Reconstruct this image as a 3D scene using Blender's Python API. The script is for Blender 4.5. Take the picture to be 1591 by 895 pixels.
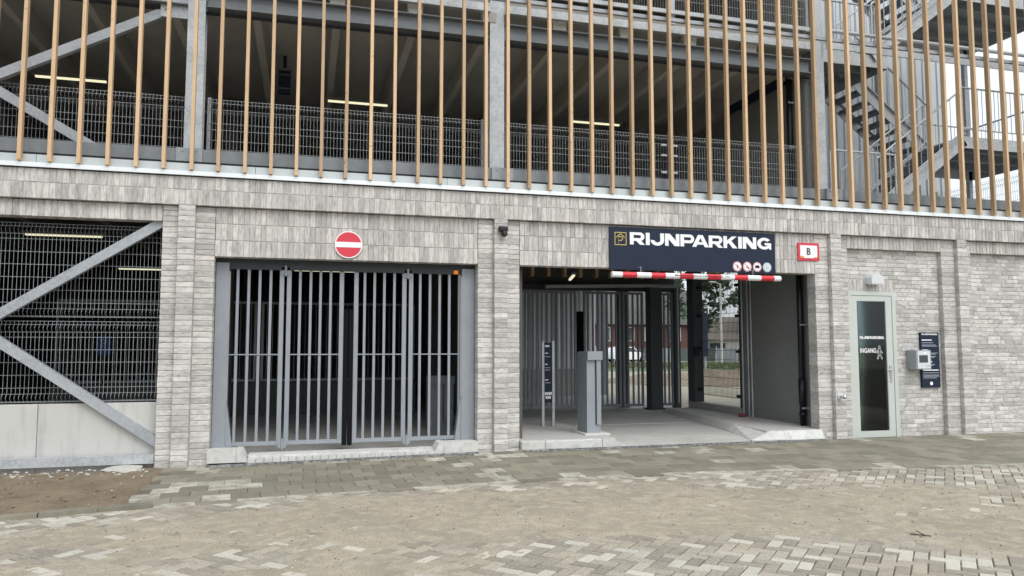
import bpy, bmesh, math, random
from mathutils import Vector, Matrix, noise
R = math.radians
S = bpy.context.scene
for o in list(bpy.data.objects): bpy.data.objects.remove(o)
random.seed(7)

# ------------------------------------------------------------------ camera, sky, sun, exposure
CAM = Vector((0, -11.1, 1.64)); YAW = R(15.2); PITCH = R(4.39)
cd = bpy.data.cameras.new('camera'); cam = bpy.data.objects.new('camera', cd)
S.collection.objects.link(cam); S.camera = cam
cam.location = CAM; cam.rotation_euler = (R(90)+PITCH, 0, -YAW)
cd.sensor_width = 36; cd.lens = 36*1170/1591; cd.clip_start = .05; cd.clip_end = 3000

SUN_EL, SUN_AZ = R(52), R(160)          # azimuth measured from +Y clockwise: behind the camera, a little to the right
w = bpy.data.worlds.new('World'); S.world = w; w.use_nodes = True
nt = w.node_tree; bg = nt.nodes['Background']
sky = nt.nodes.new('ShaderNodeTexSky'); sky.sky_type = 'NISHITA'; sky.sun_disc = False
sky.sun_elevation = SUN_EL; sky.sun_rotation = SUN_AZ; sky.dust_density = 6; sky.air_density = 1.2; sky.ozone_density = 1
hs = nt.nodes.new('ShaderNodeHueSaturation'); hs.inputs['Saturation'].default_value = .22
cl = nt.nodes.new('ShaderNodeMix'); cl.data_type = 'RGBA'; cl.inputs[0].default_value = .6; cl.inputs[7].default_value = (5.7, 6.25, 6.7, 1)   # even cloud cover
nt.links.new(sky.outputs[0], hs.inputs['Color']); nt.links.new(hs.outputs[0], cl.inputs[6]); nt.links.new(cl.outputs[2], bg.inputs['Color'])
bg.inputs['Strength'].default_value = .15
sl = bpy.data.lights.new('sun', 'SUN'); sun = bpy.data.objects.new('sun', sl); S.collection.objects.link(sun)
sl.energy = .6; sl.angle = R(40); sl.color = (1, .97, .92)
d = Vector((math.sin(SUN_AZ)*math.cos(SUN_EL), math.cos(SUN_AZ)*math.cos(SUN_EL), math.sin(SUN_EL)))
sun.rotation_euler = d.to_track_quat('Z', 'Y').to_euler()
S.view_settings.view_transform = 'Standard'; S.view_settings.look = 'None'
S.view_settings.exposure = .56; S.view_settings.gamma = 1
S.cycles.max_bounces = 8; S.cycles.diffuse_bounces = 4; S.cycles.use_adaptive_sampling = True
try: S.cycles.use_denoising = True
except Exception: pass

# ------------------------------------------------------------------ materials
MATS = {}
def mat(name, col, rough=.7, metal=0., var=None, var2=None, var3=None, bump=None, rnd=0., emit=None, spec=.4, stretch=None):
    """Principled; var=(scale, dark colour, amount), var2 likewise; rnd = lightness spread per piece."""
    m = bpy.data.materials.new(name); m.use_nodes = True; t = m.node_tree; N = t.nodes; L = t.links
    b = N['Principled BSDF']; b.inputs['Roughness'].default_value = rough; b.inputs['Metallic'].default_value = metal
    b.inputs['Specular IOR Level'].default_value = spec
    geo = N.new('ShaderNodeNewGeometry'); pos = geo.outputs['Position']
    if stretch:
        mp = N.new('ShaderNodeVectorMath'); mp.operation = 'MULTIPLY'; mp.inputs[1].default_value = stretch
        L.new(pos, mp.inputs[0]); spos = mp.outputs[0]
    else: spos = pos
    rgb = N.new('ShaderNodeRGB'); rgb.outputs[0].default_value = (*col, 1); cur = rgb.outputs[0]
    pid = None
    if rnd:
        at = N.new('ShaderNodeAttribute'); at.attribute_name = 'bid'
        oi = N.new('ShaderNodeObjectInfo'); ad = N.new('ShaderNodeMath'); ad.operation = 'ADD'
        L.new(at.outputs['Fac'], ad.inputs[0]); L.new(oi.outputs['Random'], ad.inputs[1])
        wn = N.new('ShaderNodeTexWhiteNoise'); wn.noise_dimensions = '1D'; L.new(ad.outputs[0], wn.inputs['W']); pid = wn.outputs['Value']
        off = N.new('ShaderNodeVectorMath'); off.operation = 'MULTIPLY_ADD'; off.inputs[1].default_value = (9, 9, 9)
        L.new(wn.outputs['Color'], off.inputs[0]); L.new(spos, off.inputs[2]); spos = off.outputs[0]
    for v, p in ((var, spos), (var2, pos), (var3, pos)):
        if not v: continue
        n = N.new('ShaderNodeTexNoise'); n.inputs['Scale'].default_value = v[0]; n.inputs['Detail'].default_value = 5; n.inputs['Roughness'].default_value = .62
        L.new(p, n.inputs['Vector'])
        mr = N.new('ShaderNodeMapRange'); mr.inputs['From Min'].default_value = v[3] if len(v) > 3 else .38
        mr.inputs['From Max'].default_value = v[4] if len(v) > 4 else .68; mr.inputs['To Max'].default_value = v[2]
        L.new(n.outputs['Fac'], mr.inputs['Value'])
        mx = N.new('ShaderNodeMix'); mx.data_type = 'RGBA'; mx.inputs['B'].default_value = (*v[1], 1) if False else (0, 0, 0, 1)
        mx.inputs[7].default_value = (*v[1], 1)
        L.new(mr.outputs[0], mx.inputs[0]); L.new(cur, mx.inputs[6]); cur = mx.outputs[2]
    if rnd:
        mr = N.new('ShaderNodeMapRange'); mr.inputs['To Min'].default_value = 1-rnd; mr.inputs['To Max'].default_value = 1+rnd*.55
        L.new(pid, mr.inputs['Value'])
        sc = N.new('ShaderNodeVectorMath'); sc.operation = 'SCALE'; L.new(cur, sc.inputs[0]); L.new(mr.outputs[0], sc.inputs['Scale']); cur = sc.outputs[0]
    L.new(cur, b.inputs['Base Color'])
    if bump:
        n = N.new('ShaderNodeTexNoise'); n.inputs['Scale'].default_value = bump[0]; n.inputs['Detail'].default_value = 4; L.new(spos, n.inputs['Vector'])
        bp = N.new('ShaderNodeBump'); bp.inputs['Strength'].default_value = bump[1]; bp.inputs['Distance'].default_value = bump[2] if len(bump) > 2 else .01
        L.new(n.outputs['Fac'], bp.inputs['Height']); L.new(bp.outputs[0], b.inputs['Normal'])
    if emit:
        b.inputs['Emission Color'].default_value = (*emit[0], 1); b.inputs['Emission Strength'].default_value = emit[1]
    MATS[name] = m; return m

mat('brick_flat', (.605, .578, .545), .9, var3=(4.5, (.72, .71, .69), .6, .52, .72), var=(20, (.28, .27, .255), .85, .46, .70), var2=(1.3, (.42, .40, .385), .35), bump=(60, .6, .006), rnd=.25, stretch=(.6, 1, 1.6))
mat('brick_stand', (.60, .572, .54), .9, var3=(4.5, (.70, .69, .67), .5, .52, .72), var=(22, (.27, .255, .24), .8, .44, .68), var2=(1.6, (.42, .40, .385), .35), bump=(60, .6, .006), rnd=.24, stretch=(2.0, 1, .35))
mat('mortar', (.50, .488, .468), .95, bump=(120, .4, .004))
mat('wood', (.68, .475, .285), .62, var=(9, (.50, .305, .155), .7), var2=(13, (.24, .12, .05), .8, .64, .71), var3=(.9, (.56, .40, .26), .6), bump=(40, .3, .002), rnd=.30, stretch=(6, 6, .35))
mat('knot', (.20, .09, .035), .7)
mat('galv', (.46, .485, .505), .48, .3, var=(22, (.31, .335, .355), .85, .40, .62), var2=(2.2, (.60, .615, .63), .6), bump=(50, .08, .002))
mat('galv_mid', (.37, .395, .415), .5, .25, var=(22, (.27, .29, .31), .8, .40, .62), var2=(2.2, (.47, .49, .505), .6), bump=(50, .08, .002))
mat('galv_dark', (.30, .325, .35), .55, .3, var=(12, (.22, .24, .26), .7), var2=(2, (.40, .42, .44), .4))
mat('wire', (.36, .38, .39), .5, .3, var=(5, (.33, .36, .37), .5))
mat('wire_green', (.10, .115, .11), .55, .2)
mat('drip', (.80, .82, .83), .35, .2, var=(3, (.68, .71, .72), .5))
mat('fascia', (.50, .54, .55), .4, .3, var=(1.5, (.40, .44, .45), .6), var2=(7, (.58, .61, .62), .4))
mat('matt_black', (.02, .02, .022), .9)
mat('gate_grey', (.28, .305, .335), .42, .15, var=(7, (.24, .262, .29), .6), var2=(2, (.34, .362, .385), .45), bump=(150, .03, .001))
mat('anthracite', (.035, .042, .048), .5, .1, var=(6, (.05, .056, .06), .5))
mat('post_grey', (.082, .092, .10), .55, .1, var=(5, (.065, .073, .08), .5))
mat('far_grey', (.17, .18, .172), .9, var=(.5, (.11, .12, .115), .7))
mat('rubber', (.008, .009, .011), .9, spec=.1)
mat('concrete', (.46, .45, .425), .85, var=(2.2, (.36, .35, .33), .6), var2=(18, (.53, .52, .50), .45), bump=(40, .25, .004))
mat('plinth', (.52, .515, .49), .85, var=(3.5, (.36, .355, .335), .6, .5, .72), var2=(6, (.55, .545, .525), .4), bump=(30, .15, .003), stretch=(2.6, 1, .35))
mat('floor', (.50, .49, .46), .75, var3=(5, (.24, .233, .22), .5, .60, .75), var=(1.4, (.36, .35, .325), .75), var2=(14, (.56, .55, .525), .45), bump=(30, .2, .003))
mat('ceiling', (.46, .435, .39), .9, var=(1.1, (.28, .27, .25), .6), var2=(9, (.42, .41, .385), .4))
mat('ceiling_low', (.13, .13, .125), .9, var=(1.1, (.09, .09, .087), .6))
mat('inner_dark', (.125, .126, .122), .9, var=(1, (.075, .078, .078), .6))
mat('panel_wall', (.225, .232, .224), .65, var=(1.2, (.19, .197, .19), .7), var2=(9, (.26, .265, .255), .4))
mat('cladding', (.50, .53, .55), .45, .25, var=(2.0, (.42, .45, .47), .5), stretch=(1, 1, .3))
mat('light_panel', (.78, .80, .82), .5, var=(1.5, (.68, .71, .73), .5))
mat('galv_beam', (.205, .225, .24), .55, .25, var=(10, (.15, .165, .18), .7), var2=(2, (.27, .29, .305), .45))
mat('white_kerb', (.60, .60, .575), .85, var=(9, (.36, .355, .33), .7, .45, .7), var2=(2.5, (.50, .49, .455), .6), bump=(40, .3, .004))
mat('asphalt_lip', (.10, .10, .10), .95, var=(18, (.30, .30, .29), .8, .45, .6), bump=(50, .6, .01))
mat('tile', (.235, .222, .175), .9, var=(9, (.165, .158, .118), .75), var2=(.9, (.28, .25, .19), .7), bump=(70, .35, .004), rnd=.24)
mat('tile_pale', (.50, .49, .43), .9, var=(7, (.26, .245, .19), .95, .40, .60), var2=(2.5, (.36, .335, .265), .6), bump=(70, .35, .004), rnd=.18)
mat('paver', (.375, .342, .285), .92, var=(45, (.20, .185, .15), .8, .42, .66), var2=(.8, (.37, .325, .25), .7), bump=(90, .5, .004), rnd=.26)
mat('paver_pale', (.51, .485, .425), .9, var=(40, (.36, .345, .29), .8, .45, .68), var2=(.9, (.48, .43, .35), .5), bump=(90, .4, .004), rnd=.16)
mat('road_bed', (.16, .145, .115), .95, var=(30, (.09, .08, .06), .7), bump=(70, .5, .008))
mat('sand', (.46, .405, .315), .97, var=(62, (.24, .205, .155), .85, .42, .64), var2=(1.1, (.30, .264, .205), .85, .40, .64), var3=(6.5, (.54, .475, .37), .6, .48, .68), bump=(90, 1.0, .014))
mat('soil', (.215, .168, .115), .97, var=(22, (.13, .10, .068), .8), var2=(2, (.30, .24, .165), .7), bump=(45, .9, .03))
mat('rubble', (.55, .535, .50), .95, var=(20, (.36, .34, .30), .7), bump=(60, .5, .008))
mat('far_ground', (.30, .275, .215), .95, var=(.25, (.22, .21, .16), .8), var2=(3, (.38, .35, .28), .5))
mat('navy', (.012, .019, .042), .5, var=(3, (.015, .024, .05), .6), spec=.25)
mat('white', (.82, .83, .84), .5)
mat('red', (.62, .035, .05), .42)
mat('dull_red', (.22, .05, .05), .7)
mat('sign_red', (.62, .045, .07), .4)
mat('gold', (.52, .42, .13), .5)
mat('black', (.012, .012, .013), .4)
mat('pale_blue', (.42, .60, .66), .5)
mat('pink', (.72, .42, .44), .5)
mat('orange', (.75, .30, .04), .5)
mat('amber', (.80, .20, .01), .25, emit=((1, .25, .02), .15))
mat('text_grey', (.42, .45, .50), .6)
mat('door_frame', (.55, .585, .545), .4, .1, var=(4, (.50, .535, .50), .5))
mat('lamp_body', (.62, .65, .67), .35)
mat('screen', (.06, .075, .08), .12)
mat('steel', (.60, .60, .60), .28, .85)
mat('tube', (.9, .9, .8), .4, emit=((1, .95, .64), .6))
mat('tube_case', (.16, .165, .15), .6)
mat('pipe', (.010, .012, .014), .35)
mat('blue', (.02, .10, .32), .5)
mat('red_brick', (.115, .058, .052), .9, var=(3, (.08, .045, .04), .7))
mat('roof_brown', (.24, .205, .175), .9, var=(.5, (.19, .16, .14), .6), var2=(4, (.30, .265, .23), .4))
mat('wall_pale', (.60, .58, .54), .85, var=(.6, (.52, .50, .46), .5))
mat('glass_far', (.05, .06, .07), .12, spec=.7)
mat('car_white', (.80, .81, .82), .22, spec=.6)
mat('grass', (.095, .125, .055), .9, var=(3, (.06, .085, .035), .7), var2=(40, (.14, .17, .085), .6))
mat('leaf', (.055, .095, .045), .8, var=(1.2, (.025, .05, .025), .7), rnd=.3)
mat('bark', (.10, .08, .06), .95)
mat('heap', (.25, .20, .15), .95, var=(3, (.17, .135, .10), .8), bump=(9, .8, .1))
mat('twig', (.06, .04, .028), .9)
def glass_mat():
    m = bpy.data.materials.new('door_glass'); m.use_nodes = True; t = m.node_tree; N = t.nodes; L = t.links
    N.remove(N['Principled BSDF']); out = N['Material Output']
    tr = N.new('ShaderNodeBsdfTransparent'); tr.inputs[0].default_value = (.66, .74, .73, 1)
    gl = N.new('ShaderNodeBsdfGlossy'); gl.inputs['Roughness'].default_value = .03; gl.inputs[0].default_value = (.9, .95, .95, 1)
    fr = N.new('ShaderNodeFresnel'); fr.inputs[0].default_value = 1.55; mx = N.new('ShaderNodeMixShader')
    L.new(fr.outputs[0], mx.inputs[0]); L.new(tr.outputs[0], mx.inputs[1]); L.new(gl.outputs[0], mx.inputs[2]); L.new(mx.outputs[0], out.inputs['Surface'])
    MATS['glass'] = m
glass_mat()

# ------------------------------------------------------------------ helpers
ORG = {}
def org(p): return ORG.get(p.name, Vector((0, 0, 0))) if p else Vector((0, 0, 0))
def link(o): S.collection.objects.link(o); return o
def tag(o, label=None, cat=None, group=None, kind=None):
    if label: o['label'] = label
    if cat: o['category'] = cat
    if group: o['group'] = group
    if kind: o['kind'] = kind
    return o
def thing(name, loc, label, cat, group=None):
    o = link(bpy.data.objects.new(name, None)); o.location = loc; o.empty_display_size = .2
    ORG[o.name] = Vector(loc); return tag(o, label, cat, group)

class MB:
    def __init__(s): s.v = []; s.f = []; s.id = []
    def add(s, vs, fs, bid=None):
        n = len(s.v); s.v += [tuple(v) for v in vs]; s.f += [tuple(i+n for i in f) for f in fs]
        s.id += [bid if bid is not None else 0.]*len(fs); return s
    def box(s, x0, x1, y0, y1, z0, z1, bid=None):
        return s.add([(x0,y0,z0),(x1,y0,z0),(x1,y1,z0),(x0,y1,z0),(x0,y0,z1),(x1,y0,z1),(x1,y1,z1),(x0,y1,z1)],
                     [(0,3,2,1),(4,5,6,7),(0,1,5,4),(1,2,6,5),(2,3,7,6),(3,0,4,7)], bid)
    def cbox(s, x0, x1, y0, y1, z0, z1, c=.01):
        """box with chamfered edges"""
        bm = bmesh.new(); bmesh.ops.create_cube(bm, size=1)
        for v in bm.verts: v.co = Vector(((x0+x1)/2+v.co.x*(x1-x0), (y0+y1)/2+v.co.y*(y1-y0), (z0+z1)/2+v.co.z*(z1-z0)))
        bmesh.ops.bevel(bm, geom=bm.edges[:], offset=c, segments=2, affect='EDGES', profile=.5)
        bm.verts.index_update(); s.add([v.co for v in bm.verts], [[v.index for v in f.verts] for f in bm.faces]); bm.free(); return s
    def bar(s, p, q, wd, ht, up=(0, 0, 1)):
        """rectangular bar from p to q, wd across, ht along up"""
        p, q, up = Vector(p), Vector(q), Vector(up); a = (q-p).normalized(); sd = a.cross(up)
        if sd.length < 1e-4: sd = a.cross(Vector((0, 1, 0)))
        sd.normalize(); u = sd.cross(a).normalized(); sd *= wd/2; u *= ht/2
        vs = [p-sd-u, p+sd-u, p+sd+u, p-sd+u, q-sd-u, q+sd-u, q+sd+u, q-sd+u]
        return s.add(vs, [(0,3,2,1),(4,5,6,7),(0,1,5,4),(1,2,6,5),(2,3,7,6),(3,0,4,7)])
    def tube(s, p, q, r, n=8, r2=None, cap=True):
        p, q = Vector(p), Vector(q); r2 = r if r2 is None else r2; a = (q-p).normalized()
        e = a.orthogonal().normalized(); g = a.cross(e)
        vs = [p+(e*math.cos(2*math.pi*i/n)+g*math.sin(2*math.pi*i/n))*r for i in range(n)]+[q+(e*math.cos(2*math.pi*i/n)+g*math.sin(2*math.pi*i/n))*r2 for i in range(n)]
        fs = [(i, (i+1) % n, n+(i+1) % n, n+i) for i in range(n)]
        if cap: fs += [tuple(range(n-1, -1, -1)), tuple(range(n, 2*n))]
        return s.add(vs, fs)
    def path(s, pts, r, n=6):
        for a, b in zip(pts, pts[1:]): s.tube(a, b, r, n)
        return s
    def prism(s, pts, axis, a0, a1):
        """polygon pts (2D) extruded along axis 'x','y','z'"""
        n = len(pts)
        def P(p, a): return {'x': (a, p[0], p[1]), 'y': (p[0], a, p[1]), 'z': (p[0], p[1], a)}[axis]
        s.add([P(p, a0) for p in pts]+[P(p, a1) for p in pts],
              [tuple(range(n)), tuple(range(2*n-1, n-1, -1))]+[(i, n+i, n+(i+1) % n, (i+1) % n) for i in range(n)]); return s
    def disc(s, x, z, r, y0, y1, n=40, r0=0.):
        """disc/ring facing -Y"""
        pts = [(x+r*math.cos(2*math.pi*i/n), z+r*math.sin(2*math.pi*i/n)) for i in range(n)]
        if r0 <= 0: return s.prism(pts, 'y', y0, y1)
        inn = [(x+r0*math.cos(2*math.pi*i/n), z+r0*math.sin(2*math.pi*i/n)) for i in range(n)]
        vs = [(p[0], y0, p[1]) for p in pts]+[(p[0], y0, p[1]) for p in inn]+[(p[0], y1, p[1]) for p in pts]+[(p[0], y1, p[1]) for p in inn]
        fs = []
        for i in range(n):
            j = (i+1) % n; fs += [(i, j, n+j, n+i), (i, 2*n+i, 2*n+j, j), (n+i, n+j, 3*n+j, 3*n+i)]
        return s.add(vs, fs)
    def mesh(s, name, m, o=Vector((0, 0, 0)), smooth=False, ids=False):
        me = bpy.data.meshes.new(name); me.from_pydata([Vector(v)-o for v in s.v], [], s.f); me.materials.append(MATS[m])
        if ids:
            at = me.attributes.new('bid', 'FLOAT', 'FACE'); at.data.foreach_set('value', s.id)
        bm = bmesh.new(); bm.from_mesh(me)
        if not ids: bmesh.ops.recalc_face_normals(bm, faces=bm.faces)
        bm.to_mesh(me); bm.free()
        if smooth: me.polygons.foreach_set('use_smooth', [True]*len(me.polygons))
        me.update(); return me
    def build(s, name, m, parent=None, smooth=False, ids=False, kind=None):
        o = org(parent); ob = link(bpy.data.objects.new(name, s.mesh(name, m, o, smooth, ids)))
        if parent: ob.parent = parent; ORG[ob.name] = o
        if kind: ob['kind'] = kind
        return ob
def auto_smooth(ob, ang=35):
    bm = bmesh.new(); bm.from_mesh(ob.data)
    for f in bm.faces: f.smooth = True
    for e in bm.edges:
        if len(e.link_faces) == 2 and e.calc_face_angle() > R(ang): e.smooth = False
    bm.to_mesh(ob.data); bm.free(); return ob
def text(name, body, x, z, y, h, width, m, parent, bold=0., depth=.002, sx=None, shear=0.):
    """lettering lying in the plane y, facing -Y, left-bottom at (x, z), cap height h, fitted to width"""
    c = bpy.data.curves.new(name, 'FONT'); c.body = body; c.size = 1; c.offset = bold; c.extrude = .5; c.resolution_u = 3
    tmp = link(bpy.data.objects.new('tmp', c)); bpy.context.view_layer.update()
    me = bpy.data.meshes.new_from_object(tmp.evaluated_get(bpy.context.evaluated_depsgraph_get()))
    bpy.data.objects.remove(tmp); bpy.data.curves.remove(c)
    xs = [v.co.x for v in me.vertices]; ys = [v.co.y for v in me.vertices]
    x0, x1, y0, y1 = min(xs), max(xs), min(ys), max(ys); o = org(parent)
    for v in me.vertices:
        u = (v.co.x-x0)/(x1-x0); t = (v.co.y-y0)/(y1-y0)
        v.co = Vector((x+u*width, y-depth*(v.co.z+.5), z+t*h))-o
    me.materials.clear(); me.materials.append(MATS[m])
    ob = link(bpy.data.objects.new(name, me)); ob.parent = parent; return ob
def arc(cx, cy, rx, ry, a0, a1, n=14): return [(cx+rx*math.cos(R(a0+(a1-a0)*k/n)), cy+ry*math.sin(R(a0+(a1-a0)*k/n))) for k in range(n+1)]
GLYPH = {
 'R': (1.27, [[(0,0),(.32,0),(.32,.30),(.53,.30),(.86,0),(1.27,0),(.95,.325)]+arc(.87,.66,.36,.34,-70,90)+[(0,1)], [(.32,.53)]+arc(.82,.655,.12,.125,-90,90,8)+[(.32,.78)]]),
 'P': (1.21, [[(0,0),(.32,0),(.32,.28)]+arc(.85,.64,.36,.36,-90,90)+[(0,1)], [(.32,.52)]+arc(.82,.645,.12,.125,-90,90,8)+[(.32,.77)]]),
 'I': (.33, [[(0,0),(.33,0),(.33,1),(0,1)]]),
 'J': (1.15, [[(.82,1),(.82,.42)]+arc(.58,.40,.24,.16,0,-180,12)+[(0,.44)]+arc(.575,.42,.575,.44,180,360,18)+[(1.15,1)]]),
 'N': (1.25, [[(0,0),(.31,0),(.31,.56),(.82,0),(1.25,0),(1.25,1),(.94,1),(.94,.44),(.43,1),(0,1)]]),
 'A': (1.47, [[(0,0),(.36,0),(.46,.2),(1.01,.2),(1.11,0),(1.47,0),(.95,1),(.52,1)], [(.56,.41),(.91,.41),(.735,.75)]]),
 'K': (1.26, [[(0,0),(.32,0),(.32,.31),(.46,.44),(.82,0),(1.26,0),(.71,.62),(1.21,1),(.78,1),(.32,.63),(.32,1),(0,1)]]),
 'G': (1.30, [arc(.66,.5,.66,.5,38,312,26)+[(1.12,.06),(1.14,0),(1.30,0),(1.30,.55),(.70,.55),(.70,.37),(.97,.37)]+arc(.66,.5,.33,.26,-38,-322,22)]),
}
def block_text(body, x, z, y, h, width, m, parent, depth=.002):
    c = bpy.data.curves.new('lettering', 'CURVE'); c.dimensions = '2D'; c.fill_mode = 'BOTH'; c.extrude = .5; u = 0; prev = ''
    for ch in body:
        wd, loops = GLYPH[ch]; u -= {'PA': .26, 'AR': .08, 'RK': .03}.get(prev+ch, 0); prev = ch
        for lp in loops:
            sp = c.splines.new('POLY'); sp.points.add(len(lp)-1); sp.use_cyclic_u = True
            for p, q in zip(sp.points, lp): p.co = (u+q[0], q[1], 0, 1)
        u += wd+.08
    u -= .08
    tmp = link(bpy.data.objects.new('tmp', c)); bpy.context.view_layer.update()
    me = bpy.data.meshes.new_from_object(tmp.evaluated_get(bpy.context.evaluated_depsgraph_get())); bpy.data.objects.remove(tmp); o = org(parent)
    for v in me.vertices: v.co = Vector((x+v.co.x/u*width, y-depth*(v.co.z+.5), z+v.co.y*h))-o
    me.materials.clear(); me.materials.append(MATS[m]); ob = link(bpy.data.objects.new('lettering', me)); ob.parent = parent; return ob
def wires(mb, a, b, prof, step=.05, r=.0022, hz=(), out=(0, -1, 0)):
    """welded mesh panel from a to b (base line points); prof = [(z, out offset)...] of the uprights; hz = [(z, off)] of the rails"""
    a, b, out = Vector(a), Vector(b), Vector(out); ln = (b-a).length; n = max(1, int(ln/step))
    for i in range(n+1):
        p = a+(b-a)*(i/n)
        for (z0, o0), (z1, o1) in zip(prof, prof[1:]):
            mb.bar(p+Vector((0, 0, z0))+out*o0, p+Vector((0, 0, z1))+out*o1, r*2, r*2, up=(b-a).normalized())
    for z, of in hz: mb.bar(a+Vector((0, 0, z))+out*(of-.005), b+Vector((0, 0, z))+out*(of-.005), r*2.4, r*2.4)
    return mb
def vfold(z0, z1, tops=(), d=.045, hw=.05):
    """uprights profile with V folds centred at each of tops"""
    pr = [(z0, 0)]; hz = []
    for t in sorted(tops):
        pr += [(t-hw, 0), (t, d), (t+hw, 0)]; hz += [(t-hw, 0), (t+hw, 0), ]
    pr.append((z1, 0)); return pr, hz

# ------------------------------------------------------------------ ground
def sheet(name, x0, x1, y0, y1, z, m):
    return tag(MB().add([(x0,y0,z),(x1,y0,z),(x1,y1,z),(x0,y1,z)], [(0,1,2,3)]).build(name, m), kind='structure')
ground = tag(MB().add([(-900,-900,-.045),(900,-900,-.045),(900,900,-.045),(-900,900,-.045)], [(0,1,2,3)]).build('ground', 'far_ground'), kind='structure')
def lerp_tab(x, tab):
    if x <= tab[0][0]: return tab[0][1]
    for (a, b), (c, e) in zip(tab, tab[1:]):
        if x <= c: return b+(e-b)*(x-a)/(c-a)
    return tab[-1][1]
EDGE = [(-9, -2.9), (-2.8, -2.74), (-1.7, -2.5), (.4, -2.28), (2.5, -2.07), (4.7, -2.07), (6.9, -2.32), (9.7, -2.66), (16, -3.2)]
def edge(x): return lerp_tab(x, EDGE)
def zw(x): return .055*min(1, max(0, (x+1.9)/4.4))      # the pavement rises a little towards the wall
def zpave(x, y): return .008+zw(x)*max(0., 1+(y+.02)/2.2)

def chamfer_brick(lx, ly, lz, c, rng, jit):
    """brick centred on the origin, its seen face at -Y: 12 points, 18 triangles"""
    hx, hy, hz = lx/2, ly/2, lz/2; j = lambda: rng.uniform(-jit, jit)
    fr = [(-hx+c+j(), -hy+j()*.6, -hz+c+j()), (hx-c+j(), -hy+j()*.6, -hz+c+j()), (hx-c+j(), -hy+j()*.6, hz-c+j()), (-hx+c+j(), -hy+j()*.6, hz-c+j())]
    md = [(-hx+j(), -hy+c, -hz+j()), (hx+j(), -hy+c, -hz+j()), (hx+j(), -hy+c, hz+j()), (-hx+j(), -hy+c, hz+j())]
    bk = [(-hx, hy, -hz), (hx, hy, -hz), (hx, hy, hz), (-hx, hy, hz)]
    fs = [(0,1,2,3)]
    for k in range(4):
        n = (k+1) % 4; fs += [(k, 4+k, 4+n, n), (4+k, 8+k, 8+n, 4+n)]
    return fr+md+bk, fs
def top_paver(lx, ly, t, c, rng, jit):
    v, f = chamfer_brick(lx, t, ly, c, rng, jit)       # turn the seen face up
    return [(a, b2, -b) for a, b, b2 in [(p[0], p[1], p[2]) for p in v]], f

# sand: a real undulating layer that lies over the pavers and leaves them bare where it is thin
BARE = [(2.61,-5.5,.75,.42,1),(2.1,-5.05,.35,.22,.7),(3.4,-5.75,.7,.4,1),(4.1,-6.1,.7,.42,1),(4.8,-6.6,.8,.45,1),(3.2,-6.6,1.4,.6,1),(5.9,-2.85,.9,.33,1),(7.2,-2.95,1.1,.45,1.1),
        (8.7,-3.2,1.3,.6,1.2),(10.5,-3.6,1.6,.9,1.2),(-1.8,-3.0,.7,.22,.9),(-.7,-2.75,.55,.16,.7),(.85,-4.95,.30,.18,.75),(-.6,-4.85,.5,.22,.7),(2.8,-2.42,1.7,.16,.9),(4.7,-2.42,.9,.2,.8),
        (7.3,-4.55,.5,.22,.8),(-1.9,-4.3,.4,.2,.4),(-3.2,-3.4,.8,.3,.5),(1.5,-5.6,.4,.2,.4),(5.4,-3.15,.5,.2,.6)]
THICK = [(4.1,-4.45,1.3,.5,.8),(2.3,-3.95,1.2,.5,.7),(1.1,-3.4,1.1,.4,.6),(-.4,-3.55,1.1,.4,.55),(5.5,-5.35,1.1,.35,.8),(5.6,-6.1,.5,.35,.7),(3.0,-4.7,1.0,.2,.7),(6.5,-3.9,1.2,.35,.6),(1.2,-4.4,1.2,.35,.5)]
def sand_h(x, y):
    m = .15
    for cx, cy, rx, ry, a in BARE:
        q = ((x-cx)/rx)**2+((y-cy)/ry)**2
        if q < 6: m -= a*math.exp(-q)*.85
    for cx, cy, rx, ry, a in THICK:
        q = ((x-cx)/rx)**2+((y-cy)/ry)**2
        if q < 6: m += a*math.exp(-q)*.36
    m += .16*noise.noise(Vector((x*1.1, y*2.2, 1)))+.17*noise.noise(Vector((x*3.1, y*5.5, 4)))+.20*noise.noise(Vector((x*8, y*12, 9)))+.16*noise.noise(Vector((x*21, y*27, 2)))
    return m
def sand_z(x, y):
    m = sand_h(x, y); q = (m-.05)*(.0115 if m > .05 else .055); return -.0003+max(-.022, min(.010, q))+.0016*noise.noise(Vector((x*30, y*30, 7)))

road = tag(MB().add([(-30,-40,-.03),(40,-40,-.03),(40,-2.0,-.03),(-30,-2.0,-.03)], [(0,1,2,3)]).build('road', 'road_bed'), kind='structure')
# herringbone pavers, 45 degrees
rng = random.Random(3); U = .1065; pav = []
for i in range(-150, 190):
    for j in range(-150, 190):
        r4 = (i-j) % 4
        if r4 == 0: cx, cy, rot = (i+1)*U, (j+.5)*U, 0
        elif r4 == 3: cx, cy, rot = (i+.5)*U, (j+1)*U, 1
        else: continue
        a = R(45); x = cx*math.cos(a)+cy*math.sin(a)+3; y = -cx*math.sin(a)+cy*math.cos(a)-5
        if x < -5.5 or x > 14.5 or y < -9.5 or y > edge(x)-.17: continue
        pav.append((x, y, rot))
def in_view(x, y, z=0):
    v = Vector((x, y, z))-CAM; fx = v.x*math.sin(YAW)+v.y*math.cos(YAW); rx = v.x*math.cos(YAW)-v.y*math.sin(YAW)
    if fx < .5: return False
    up = v.z; py = 447.5-1170*math.tan(math.atan2(up, fx)-PITCH); px = 795.5+1170*rx/fx
    return -5 < px < 1596 and py < 905
VAR = [top_paver(.2035, .0970, .07, .005, rng, .0012) for _ in range(8)]
PALE = set()
shown = sorted([p for p in pav if in_view(p[0], p[1]) and sand_h(p[0], p[1]) < .12], key=lambda p: (p[0]-CAM.x)**2+(p[1]-CAM.y)**2)[:300]
shown = set(shown)
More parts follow.
